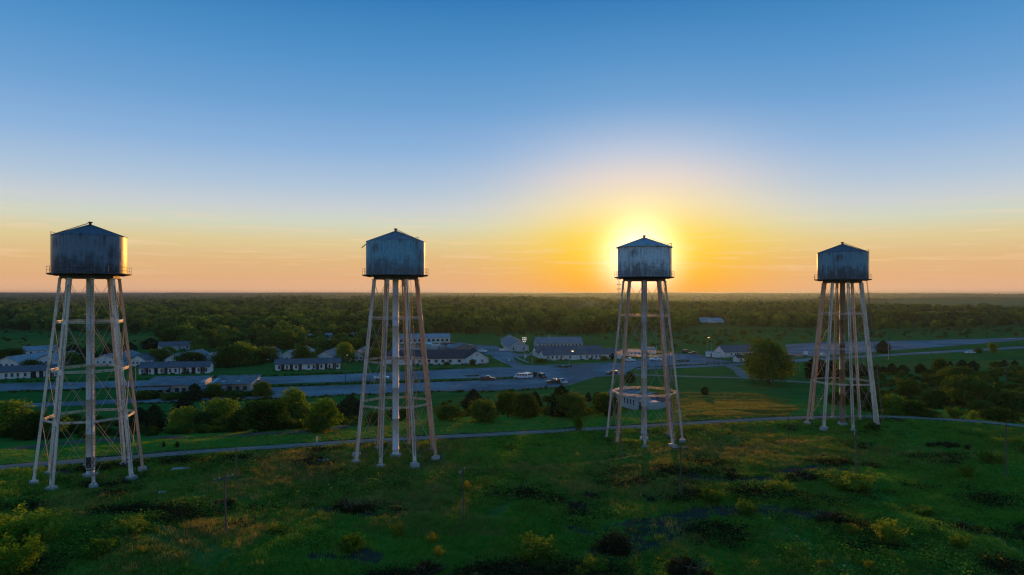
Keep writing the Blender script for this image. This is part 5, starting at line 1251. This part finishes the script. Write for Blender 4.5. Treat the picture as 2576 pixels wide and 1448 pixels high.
for b_ in [('nearbush', 30, 1374, 1272, 180, 'large leafy yellow-green bush at the frame edge before the sooty tower'), ('nearbush', 106, 1368, 1284, 84, 'smaller leafy bush joined to the large one near the sooty tower'),
           ('nearbush', 18, 1456, 1348, 150, 'leafy bush in the lower corner, nearest of all'), ('brightbush', 2238, 1370, 1302, 72, 'rounded yellow shrub standing alone in dark grass'),
           ('weedbush', 2142, 1345, 1314, 40, 'low yellow shrub beside the rounded yellow one'), ('brightbush', 2416, 1388, 1338, 46, 'yellow-green shrub with a long shadow near the frame edge'),
           ('weedbush', 2434, 1204, 1163, 40, 'small bright yellow shrub behind the tall grey pole'), ('brightbush', 2140, 1228, 1184, 110, 'spreading yellow-green shrub at the foot of a pole'),
           ('brightbush', 2480, 1165, 1126, 40, 'upright green shrub near the frame-edge pole'), ('brightbush', 2512, 1166, 1134, 36, 'green shrub next to the frame-edge pole'),
           ('bush', 2196, 1086, 1058, 32, 'dark shrub growing at a footing of the last tower'), ('weedbush', 1002, 1350, 1308, 44, 'bright yellow weed clump in the middle foreground'),
           ('weedbush', 1090, 1366, 1338, 36, 'yellow weed clump, second in the middle foreground'), ('weedbush', 1104, 1400, 1372, 30, 'yellow weed clump above the brown brush heap'),
           ('brightbush', 880, 1385, 1342, 80, 'green bush in the middle foreground grass'), ('weedbush', 700, 1340, 1312, 48, 'yellow weed clump below the first bare pole'),
           ('brightbush', 1352, 1400, 1335, 120, 'wide green bush with yellow sprigs, lower middle'), ('weedbush', 1320, 1415, 1385, 40, 'yellow sprigs at the wide green bush'),
           ('weedbush', 2070, 1428, 1402, 40, 'yellowish weed row along the curved track'), ('weedbush', 2188, 1436, 1408, 40, 'yellowish weed clump past the curved track'),
           ('weedbush', 1460, 1448, 1420, 50, 'yellow weed clump at the lower edge, middle'), ('brightbush', 1500, 1440, 1395, 60, 'green weed bush at the lower edge'),
           ('brightbush', 330, 1340, 1302, 90, 'low yellow-lit bush in the meadow near the corner bushes'), ('brightbush', 240, 1400, 1350, 80, 'dim green bush between the corner bushes and the meadow track'),
           ('weedbush', 358, 1398, 1372, 36, 'small yellow sprig clump near the meadow track'), ('weedbush', 1172, 1238, 1206, 26, 'yellow weed clump at the foot of the middle pole'),
           ('brightbush', 1790, 1262, 1225, 70, 'green bush at the foot of the lamp-arm pole'), ('brightbush', 1880, 1298, 1255, 60, 'green bush past the lamp-arm pole'),
           ('brightbush', 1960, 1240, 1205, 60, 'dim green bush beside the dark brush hollow'), ('brightbush', 2330, 1300, 1270, 60, 'small dim bush in the dark grass')]:
    plant_px(*b_)
def brush_heap(cx, base, top, wpx, label, brown=0.3, seed=1, twigs=26):
    p = at(cx, base); s = p.y / FPX; h, w = (base - top) * s * .62, wpx * s; r = random.Random(seed)
    root = empty('brush_heap', (p.x, p.y, p.z), r.uniform(0, 6.2), label=label, cat='brush heap', group='dark brush heaps in the meadow')
    n = max(7, int(w / .55))
    for k in range(n):
        a = r.uniform(0, 6.28); d = math.sqrt(r.random()); f = (1 - .55 * d) * r.uniform(.65, 1.2)
        c_ = link('dark_foliage', VAR['shadebush'][(seed + k) % 4][0], root, (math.cos(a) * d * w * .44, math.sin(a) * d * w * .27, -.1), r.uniform(0, 6)); c_.scale = (h * .95 * f + .25, h * .95 * f + .25, h * f)
    b = MB()
    for k in range(twigs):
        a = r.uniform(0, 6.28); q = Vector((math.cos(a) * w * .42 * r.random(), math.sin(a) * w * .3 * r.random(), h * r.uniform(.1, .5))); pts = [q]
        d = Vector((r.uniform(-1, 1), r.uniform(-1, 1), r.uniform(.1, 1.0))).normalized()
        for j in range(3): d = (d + Vector((r.uniform(-.5, .5), r.uniform(-.5, .5), r.uniform(-.35, .2)))).normalized(); pts.append(pts[-1] + d * h * r.uniform(.16, .34))
        for j in range(3): b.tube(pts[j], pts[j + 1], .028 - .007 * j, .021 - .007 * j, 4)
    b.obj('dead_branches', M['dead_wood'], root); return root
for k, h_ in enumerate([(886, 1284, 1222, 118, 'dark brush heap at the end of the dry grass, before the blue-grey tower'), (1070, 1452, 1380, 120, 'brown brush heap at the lower edge with bent dry stems'), (1456, 1292, 1232, 68, 'dark brush heap below the lit yellow grass streak'),
           (1546, 1386, 1296, 122, 'dark brush heap with bleached branches beside the bare soil'), (1742, 1452, 1346, 165, 'largest dark brush heap, beside the bare soil at the lower edge'), (1636, 1262, 1226, 100, 'long dark brush heap before the silver tower'),
           (1838, 1196, 1166, 150, 'low dark brush line past the lamp-arm pole'), (2092, 1312, 1256, 104, 'dark brush heap with a pale root, by the sandy track'), (2012, 1204, 1164, 112, 'dark brush heap with a fallen stick, before the last tower'), (2386, 1126, 1090, 108, 'long low dark brush on the slope past the last tower'),
           (1480, 1250, 1222, 60, 'small dark brush clump near the lit yellow streak'), (560, 1268, 1240, 90, 'dark low brush behind the crossarm pole')]):
    brush_heap(*h_, seed=k + 2)

# ------------------------------------------------------------------ poles and lamps
def tilt(o, tx, ty): o.rotation_euler = (tx, ty, o.rotation_euler.z)
def pole(cx, base, top, label, kind='bare', mat='pole_wood', rz=0.0, r=.13, lean=(0, 0), arms=1, group='wooden poles on the tower hill'):
    p = at(cx, base); h = (base - top) * p.y / FPX; r *= .72; root = empty('utility_pole' if kind in ('cross', 'bare', 'lamparm') else 'street_lamp', (p.x, p.y, p.z), rz, label=label, cat='pole' if kind in ('cross', 'bare', 'lamparm') else 'street lamp', group=group)
    b = MB(); b.tube((0, 0, -.5), (0, 0, h), r * 1.15, r * .75, 9); b.obj('shaft', M[mat], root)
    if kind in ('cross', 'lamparm'):
        for k in range(arms):
            z = h - .35 - .8 * k; b = MB(); b.box((0, .16, z), (2.3, .11, .13)); b.bar((-.7, .16, z - .05), (0, .1, z - .6), .05, .03); b.bar((.7, .16, z - .05), (0, .1, z - .6), .05, .03); ca = b.obj('crossarm', M[mat], root)
            b = MB(); b.lathe([(.025, 0), (.06, .06), (.035, .1), (.06, .15), (.0, .2)], 8); im = b.mesh('insulator', M['insulator'])
            for x in (-1.05, -.5, .5, 1.05): link('insulator', im, ca, (x, .16, z + .065))
    if kind == 'lamparm':
        b = MB(); b.path([(0, 0, h - .2), (-.8, -.2, h + .25), (-1.6, -.4, h + .45)], .045, 6); am = b.obj('lamp_arm', M['pole_metal'], root)
        b = MB(); b.extrude([(-.16, 0), (.16, 0), (.1, .14), (-.1, .14)], 'x', -.35, .35); b.obj('lamp_head', M['pole_metal'], am, (-1.8, -.42, h + .38), .2)
    if kind in ('street', 'lit'):
        for s in (-1, 1) if kind == 'street' and arms == 2 else (1,):
            b = MB(); b.path([(0, 0, h - .25), (s * .5, 0, h + .1), (s * 1.2, -.1, h + .18)], .05, 6); am = b.obj('lamp_arm', M['pole_metal'], root)
            b = MB(); b.extrude([(-.18, 0), (.18, 0), (.12, .16), (-.12, .16)], 'x', -.4, .4); hd = b.obj('lamp_head', M['white_metal'] if kind == 'street' else M['pole_metal'], am, (s * 1.5, -.1, h + .1))
            b = MB(); b.lathe([(.0, -.10), (.14, -.07), (.17, 0.0), (.0, .0)], 10); ln = b.obj('lamp_lens', M['lamp_lit'] if kind == 'lit' else M['headlamp'], am, (s * 1.5, -.1, h + .098)); 
            if kind == 'lit': ln.scale = (2.6, 2.6, 2.6)
    if kind == 'flood':
        b = MB()
        for z in (h - .2, h - 1.1): b.box((0, 0, z), (2.2, .1, .1))
        b.obj('head_frame', M['pole_metal'], root)
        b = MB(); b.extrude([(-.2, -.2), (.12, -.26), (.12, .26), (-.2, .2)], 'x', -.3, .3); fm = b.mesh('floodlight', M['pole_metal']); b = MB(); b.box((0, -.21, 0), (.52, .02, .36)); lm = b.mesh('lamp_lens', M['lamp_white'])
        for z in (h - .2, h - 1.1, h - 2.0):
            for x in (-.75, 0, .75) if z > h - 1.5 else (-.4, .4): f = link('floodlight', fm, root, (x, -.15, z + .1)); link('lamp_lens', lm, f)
    tilt(root, *lean); return root, h
P1, h1 = pole(569, 1346, 1196, 'leaning dark crossarm pole in the meadow', 'cross', rz=.9, lean=(0, -.03), r=.15)
P2, h2 = pole(594, 1212, 1126, 'bare grey pole between the crossarm pole and the gravel road', r=.14)
P3, h3 = pole(1115, 1188, 1106, 'bare grey pole next to a footing of the blue-grey tower', r=.14)
P4, h4 = pole(1166, 1316, 1180, 'tall thin pole among yellow weeds in the middle meadow', 'cross', rz=1.35, r=.12)
P5, h5 = pole(1712, 1256, 1122, 'pole with crossarm and lamp arm before the silver tower', 'lamparm', rz=.35, r=.15)
P6, h6 = pole(1562, 1158, 1076, 'pole standing in front of a silver tower leg', r=.13)
P7, h7 = pole(2153, 1226, 1088, 'pole with tangled top before the last tower', 'cross', rz=1.1, r=.14)
P8, h8 = pole(1983, 1112, 1048, 'bare dark pole between the silver and last towers', r=.12)
P9, h9 = pole(2531, 1202, 1066, 'pole near the frame edge in dark green grass', r=.15)
P10, h10 = pole(2532, 966, 904, 'pole at the scrub thicket near the frame edge', r=.16)
P11, h11 = pole(2389, 925, 874, 'dark pole in the cedar row by the far field', 'cross', rz=.2, r=.16)
g = 'street lamps along the road and lots'
pole(341, 983, 908, 'twin-head lamp post beside the derelict hall', 'street', 'pole_metal', 0, .12, arms=2, group=g)
pole(869, 963, 896, 'tall lamp post beside the road near the broken row house', 'street', 'pole_wood', 1.5, .16, group=g)
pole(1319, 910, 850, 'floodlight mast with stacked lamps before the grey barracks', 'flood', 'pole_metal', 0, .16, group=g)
pole(1432, 922, 884, 'lamp post with a glowing lamp in front of the white barracks', 'lit', 'pole_metal', 0, .13, group=g)
pole(1339, 936, 890, 'plain lamp post by the dumpster', 'street', 'pole_metal', 2.0, .13, group=g)
pole(1262, 921, 880, 'lamp post on the grass triangle', 'street', 'pole_metal', 1.0, .13, group=g)
g = 'utility poles in the yards'
pole(1241, 899, 866, 'first thin pole by the side road yard', 'bare', 'pole_wood', 0, .12, group=g)
pole(1234, 898, 868, 'second thin pole by the side road yard', 'bare', 'pole_wood', 0, .12, group=g)
pole(1214, 884, 862, 'short pole behind the gabled wing', 'bare', 'pole_wood', 0, .12, group=g)
pole(1450, 895, 868, 'slim pole behind the lit lamp', 'bare', 'pole_wood', 0, .12, group=g)
pole(1555, 893, 868, 'slim pole at the white barracks end', 'bare', 'pole_wood', 0, .12, group=g)
pole(1707, 901, 861, 'crossarm pole with pale top near the weedy island', 'cross', 'pole_wood', .1, .15, group=g)
pole(1652, 887, 834, 'tall pole at the field edge behind the silver tower', 'bare', 'pole_metal', .1, .14, group=g)
pole(1779, 880, 856, 'thin pole at the scrub edge with a bright top, first', 'bare', 'pole_metal', .1, .12, group=g)
pole(1789, 884, 850, 'lamp post with a glowing lamp at the scrub edge', 'lit', 'pole_metal', 2.6, .12, group='street lamps along the road and lots')
for k, (x, b0, t0) in enumerate(((1791, 930, 886), (1802, 926, 880), (1812, 922, 878), (1825, 912, 886), (1842, 910, 890))):
    pole(x, b0, t0, ('thin flag pole nearest the dirt lane, first of five', 'thin flag pole, second of five beside the trailer', 'thin flag pole in front of the white house gable', 'short thin pole at the white house wall', 'short thin pole by the kiosk')[k], 'bare', 'pole_metal', 0, .09, group='thin poles by the white house')
pole(1772, 915, 902, 'short bollard-like pole on the far parking lot', 'bare', 'pole_metal', 0, .12, group='thin poles by the white house')
pole(2235, 906, 863, 'pale lamp post beside the egg-shaped cedar', 'street', 'pole_metal', .3, .14, group='street lamps along the road and lots')
pole(2342, 896, 876, 'thin pole on the road to the fields', 'bare', 'pole_wood', 0, .12, group=g)
# slender radio mast behind the silver tower
def mast():
    p = at(1557, 884); h = 41.5; root = empty('radio_mast', tuple(p), .3, label='slender radio mast with paired lamps behind the silver tower', cat='mast')
    b = MB(); R = .45
    for k in range(3):
        a = k * 2.094; b.tube((R * math.cos(a), R * math.sin(a), 0), (R * math.cos(a) * .6, R * math.sin(a) * .6, h), .05, .04, 5)
    for i in range(34):
        z = i * h / 34
        for k in range(3):
            a, c = k * 2.094, (k + 1) * 2.094; f = R * (1 - .4 * z / h); b.tube((f * math.cos(a), f * math.sin(a), z), (f * math.cos(c), f * math.sin(c), z + h / 34), .022, .022, 4, caps=False)
    b.obj('lattice', M['pole_metal'], root)
    for z in (h - .6, h - 3.6, h - 6.2):
        b = MB(); b.box((0, 0, z), (1.9, .1, .1)); ar = b.obj('lamp_bracket', M['pole_metal'], root)
        for s in (-1, 1): b = MB(); b.lathe([(0, -.3), (.3, -.2), (.34, .2), (.1, .34), (0, .36)], 10); b.obj('lamp', M['pole_metal'], ar, (s * .85, 0, z))
mast()
# overhead wires
def wire(a, b, sag, label, n=14):
    m = MB(); pts = []
    for i in range(n + 1):
        t = i / n; q = a.lerp(b, t); q.z -= sag * 4 * t * (1 - t); pts.append(q)
    m.path(pts, .008, 4); m.obj('power_line', M['wire'], None, label=label, cat='power line', group='power lines over the meadow')
bpy.context.view_layer.update()
def tp(P, h, x=0.0, dz=-.3): return P.matrix_world @ Vector((x, .16, h + dz))
for x, nm in ((-1.05, 'outer'), (1.05, 'far outer')):
    wire(tp(P4, h4, x, -.08), tp(P5, h5, x, -.08), .9, '%s power line from the middle meadow pole to the lamp-arm pole' % nm)
    wire(tp(P5, h5, x, -.08), tp(P7, h7, x, -.08), .8, '%s power line from the lamp-arm pole to the tangled-top pole' % nm)
    wire(tp(P1, h1, x, -.08), tp(P4, h4, x, -.08), .9, '%s power line from the crossarm pole to the middle meadow pole' % nm)

# ------------------------------------------------------------------ vehicles
def vehicle(kind, body, label, pos, rz, cat=None):
    """side profile extruded with a narrower cabin, wheels with rims, glass, lamps; nose towards +x"""
    spec = {'pickup': dict(L=5.7, w=1.95, low=[(-2.85, .45), (2.8, .42), (2.85, .75), (2.72, 1.08), (1.15, 1.18), (-2.8, 1.12), (-2.85, .9)], cab=[(1.35, 1.16), (.55, 1.84), (-.75, 1.86), (-1.05, 1.14)], wx=(1.85, -1.75)),
            'van': dict(L=5.6, w=2.0, low=[(-2.8, .42), (2.75, .42), (2.8, .85), (2.45, 1.18), (-2.8, 1.25)], cab=[(2.35, 1.2), (1.55, 2.05), (-2.7, 2.1), (-2.78, 1.22)], wx=(1.75, -1.7)),
            'suv': dict(L=4.9, w=1.92, low=[(-2.45, .45), (2.4, .42), (2.45, .8), (2.3, 1.1), (1.0, 1.18), (-2.42, 1.16)], cab=[(1.2, 1.16), (.5, 1.78), (-2.1, 1.8), (-2.4, 1.14)], wx=(1.5, -1.5)),
            'sedan': dict(L=4.8, w=1.84, low=[(-2.4, .38), (2.35, .36), (2.4, .7), (2.2, .95), (.9, 1.02), (-2.35, 1.0)], cab=[(1.1, 1.0), (.35, 1.48), (-1.0, 1.5), (-1.75, .99)], wx=(1.45, -1.45))}[kind]
    nm = {'pickup': 'pickup_truck', 'van': 'van', 'suv': 'car', 'sedan': 'car'}[kind]
    root = empty(nm, pos, rz, label=label, cat=cat or {'pickup': 'pickup truck', 'van': 'van', 'suv': 'car', 'sedan': 'car'}[kind], group='parked cars and trucks'); w = spec['w']
    b = MB(); b.extrude(spec['low'], 'y', -w / 2, w / 2)
    c = spec['cab']; n = len(c); iw = .1; vs = [(x, -w / 2 + .02 + (iw if z > 1.4 else 0), z) for x, z in c] + [(x, w / 2 - .02 - (iw if z > 1.4 else 0), z) for x, z in c]
    b.add(vs, [tuple(range(n)), tuple(range(2 * n - 1, n - 1, -1))] + [(k, n + k, n + (k + 1) % n, (k + 1) % n) for k in range(n)])
    if kind == 'pickup':
        b.box((-1.95, w / 2 - .06, 1.2), (1.75, .1, .18)); b.box((-1.95, -w / 2 + .06, 1.2), (1.75, .1, .18)); b.box((-2.8, 0, 1.18), (.1, w - .1, .2))
    me = b.mesh('body', M[body]); bm = bmesh.new(); bm.from_mesh(me); bmesh.ops.bevel(bm, geom=[e for e in bm.edges], offset=.045, segments=1, affect='EDGES'); bm.to_mesh(me); bm.free(); link('body', me, root)
    if kind == 'pickup': b = MB(); b.box((-1.95, 0, 1.135), (1.55, w - .34, .04)); b.obj('load_bed', M['tyre'], root)
    (x0, z0), (x1, z1), (x2, z2), (x3, z3) = c; e = .012
    def quad(pts, nm_):
        m = MB(); m.add(pts, [(0, 1, 2, 3)]); return m.obj(nm_, M['car_glass'], root)
    f = lambda xa, za, xb, zb, t: (xa + (xb - xa) * t, za + (zb - za) * t)
    a, c2 = f(x0, z0, x1, z1, .12), f(x0, z0, x1, z1, .9); quad([(a[0] + e, -w * .42, a[1] + e), (a[0] + e, w * .42, a[1] + e), (c2[0] + e, w * .37, c2[1] + e), (c2[0] + e, -w * .37, c2[1] + e)], 'windscreen')
    a, c2 = f(x3, z3, x2, z2, .2), f(x3, z3, x2, z2, .88); quad([(a[0] - e, -w * .4, a[1]), (a[0] - e, w * .4, a[1]), (c2[0] - e, w * .37, c2[1]), (c2[0] - e, -w * .37, c2[1])], 'rear_window')
    zl, zh = 1.14 if kind != 'sedan' else 1.03, z1 - .14; nsp = {'pickup': 2, 'van': 4, 'suv': 3, 'sedan': 2}[kind]; xa, xb = x0 - .42, x3 + .3; xt0, xt1 = x1 - .02, x2 + .12
    for s in (-1, 1):
        for k in range(nsp):
            t0, t1 = k / nsp + .02, (k + 1) / nsp - .02; ys = lambda z: s * (w / 2 - .02 - iw * max(0, (z - z0) / (z1 - z0)) + .014)
            quad([(xa + (xb - xa) * t0, ys(zl), zl + .05), (xa + (xb - xa) * t1, ys(zl), zl + .05), (xt0 + (xt1 - xt0) * t1, ys(zh), zh), (xt0 + (xt1 - xt0) * t0, ys(zh), zh)], 'side_window')
    b = MB(); b.tube((0, -.11, 0), (0, .11, 0), .36, .36, 14); tm = b.mesh('wheel', M['tyre']); b = MB(); b.tube((0, -.125, 0), (0, .125, 0), .2, .2, 10); rm = b.mesh('rim', M['rim'])
    for x in spec['wx']:
        for s in (-1, 1): wl = link('wheel', tm, root, (x, s * (w / 2 - .08), .36)); link('rim', rm, wl)
    hx = spec['L'] / 2
    for s in (-1, 1):
        b = MB(); b.box((hx - .03, s * w * .36, .82), (.1, .34, .17)); b.obj('headlight', M['headlamp'], root)
        b = MB(); b.box((-hx + .0, s * w * .42, .95), (.08, .18, .26)); b.obj('taillight', M['taillamp'], root)
    for x in (hx + .03, -hx - .03): b = MB(); b.box((x, 0, .52), (.14, w * .96, .2)); b.obj('bumper', M['rim'] if kind == 'pickup' else M[body], root)
    for s in (-1, 1): b = MB(); b.box((x0 - .35, s * (w / 2 + .1), 1.2 if kind != 'sedan' else 1.05), (.12, .2, .16)); b.obj('mirror', M[body], root)
    return root
def park(kind, body, cx, base, deg, label, lift=.06):
    p = at(cx, base); return vehicle(kind, body, label, (p.x, p.y, p.z + lift), math.radians(deg))
park('van', 'car_white', 1312, 953.5, 160, 'white van parked at an angle, first of two side by side')
park('van', 'car_white', 1326, 951.5, 120, 'white van parked beside the other, seen from behind')
park('suv', 'car_black', 1365, 951.5, -70, 'black car facing the meadow beside the dumpster')
park('pickup', 'car_black', 1394, 966.5, 175, 'dark pickup first of two behind the tall dark tree')
park('pickup', 'car_silver', 1413, 966.5, -65, 'pickup with shiny roof, second of two behind the tall dark tree')
park('pickup', 'car_black', 1227, 958.5, 0, 'black pickup on the lower car park near the weedy island')
park('pickup', 'car_white', 960, 955.5, 5, 'white pickup seen through the blue-grey tower legs')
park('pickup', 'car_white', 1269, 884.5, 180, 'white pickup on the side road by the long grey barracks')
park('pickup', 'car_white', 1213, 887.5, -35, 'white pickup beside the big gabled wing')
park('suv', 'car_black', 1541, 944.5, 160, 'black car at the lawn edge beside the silver tower')
park('pickup', 'car_white', 1583, 910.5, 150, 'white pickup between the silver tower legs')
park('pickup', 'car_white', 1649, 908, 170, 'white pickup right behind the silver riser')
park('suv', 'car_black', 1727, 888.5, 20, 'small black car on the far lot, first of two')
park('sedan', 'car_black', 1744, 892, 178, 'long black car on the far lot, second of two')
park('sedan', 'car_white', 2440, 890.5, 178, 'lone white car on the road to the fields')
park('suv', 'car_white', 2066, 898, 90, 'small white car behind the rusty-riser tower')
# flat trailer on the far lot, dumpster on the parking lot
p = at(2006, 898); root = empty('flatbed_trailer', (p.x, p.y, p.z + .05), .05, label='low dark flatbed trailer on the far grey lot', cat='trailer')
b = MB(); b.box((0, 0, .9), (10, 2.4, .3)); b.obj('deck', M['dark_wood'], root); b = MB(); b.box((4.3, 0, 1.8), (1.6, 2.2, 1.6)); b.obj('cab', M['white_metal'], root)
for x in (-3.6, -2.6, 3.9):
    for s in (-1, 1): b = MB(); b.tube((x, s * .95, .42), (x, s * 1.2, .42), .42, .42, 12); b.obj('wheel', M['tyre'], root)
p = at(1337, 950); root = empty('dumpster', (p.x, p.y, p.z + .06), .25, label='dark dumpster beside the two white vans', cat='dumpster')
b = MB(); b.extrude([(-2.0, .15), (1.8, .15), (2.2, 1.75), (-2.2, 1.75)], 'y', -.95, .95); b.obj('bin', M['car_green'], root)
b = MB(); b.extrude([(-2.25, 1.78), (2.25, 1.78), (2.2, 1.9), (-2.2, 2.0)], 'y', -1.0, 1.0); b.obj('lid', M['tyre'], root)
for x in (-1.8, -.6, .6, 1.8): b = MB(); b.box((x, -.97, .95), (.1, .08, 1.5)); b.obj('rib', M['car_green'], root)
for cx, by, lb in ((1281, 917.5, 'small round white sign on the grass triangle'), (1322, 908, 'small white sign at the side road junction')):
    p = at(cx, by); root = empty('road_sign', tuple(p), 0, label=lb, cat='sign'); b = MB(); b.tube((0, 0, -.3), (0, 0, 1.9), .04, .04, 6); b.obj('post', M['pole_metal'], root)
    b = MB(); b.tube((0, -.05, 2.0), (0, -.03, 2.0), .55, .55, 16); b.obj('plate', M['white_metal'], root)
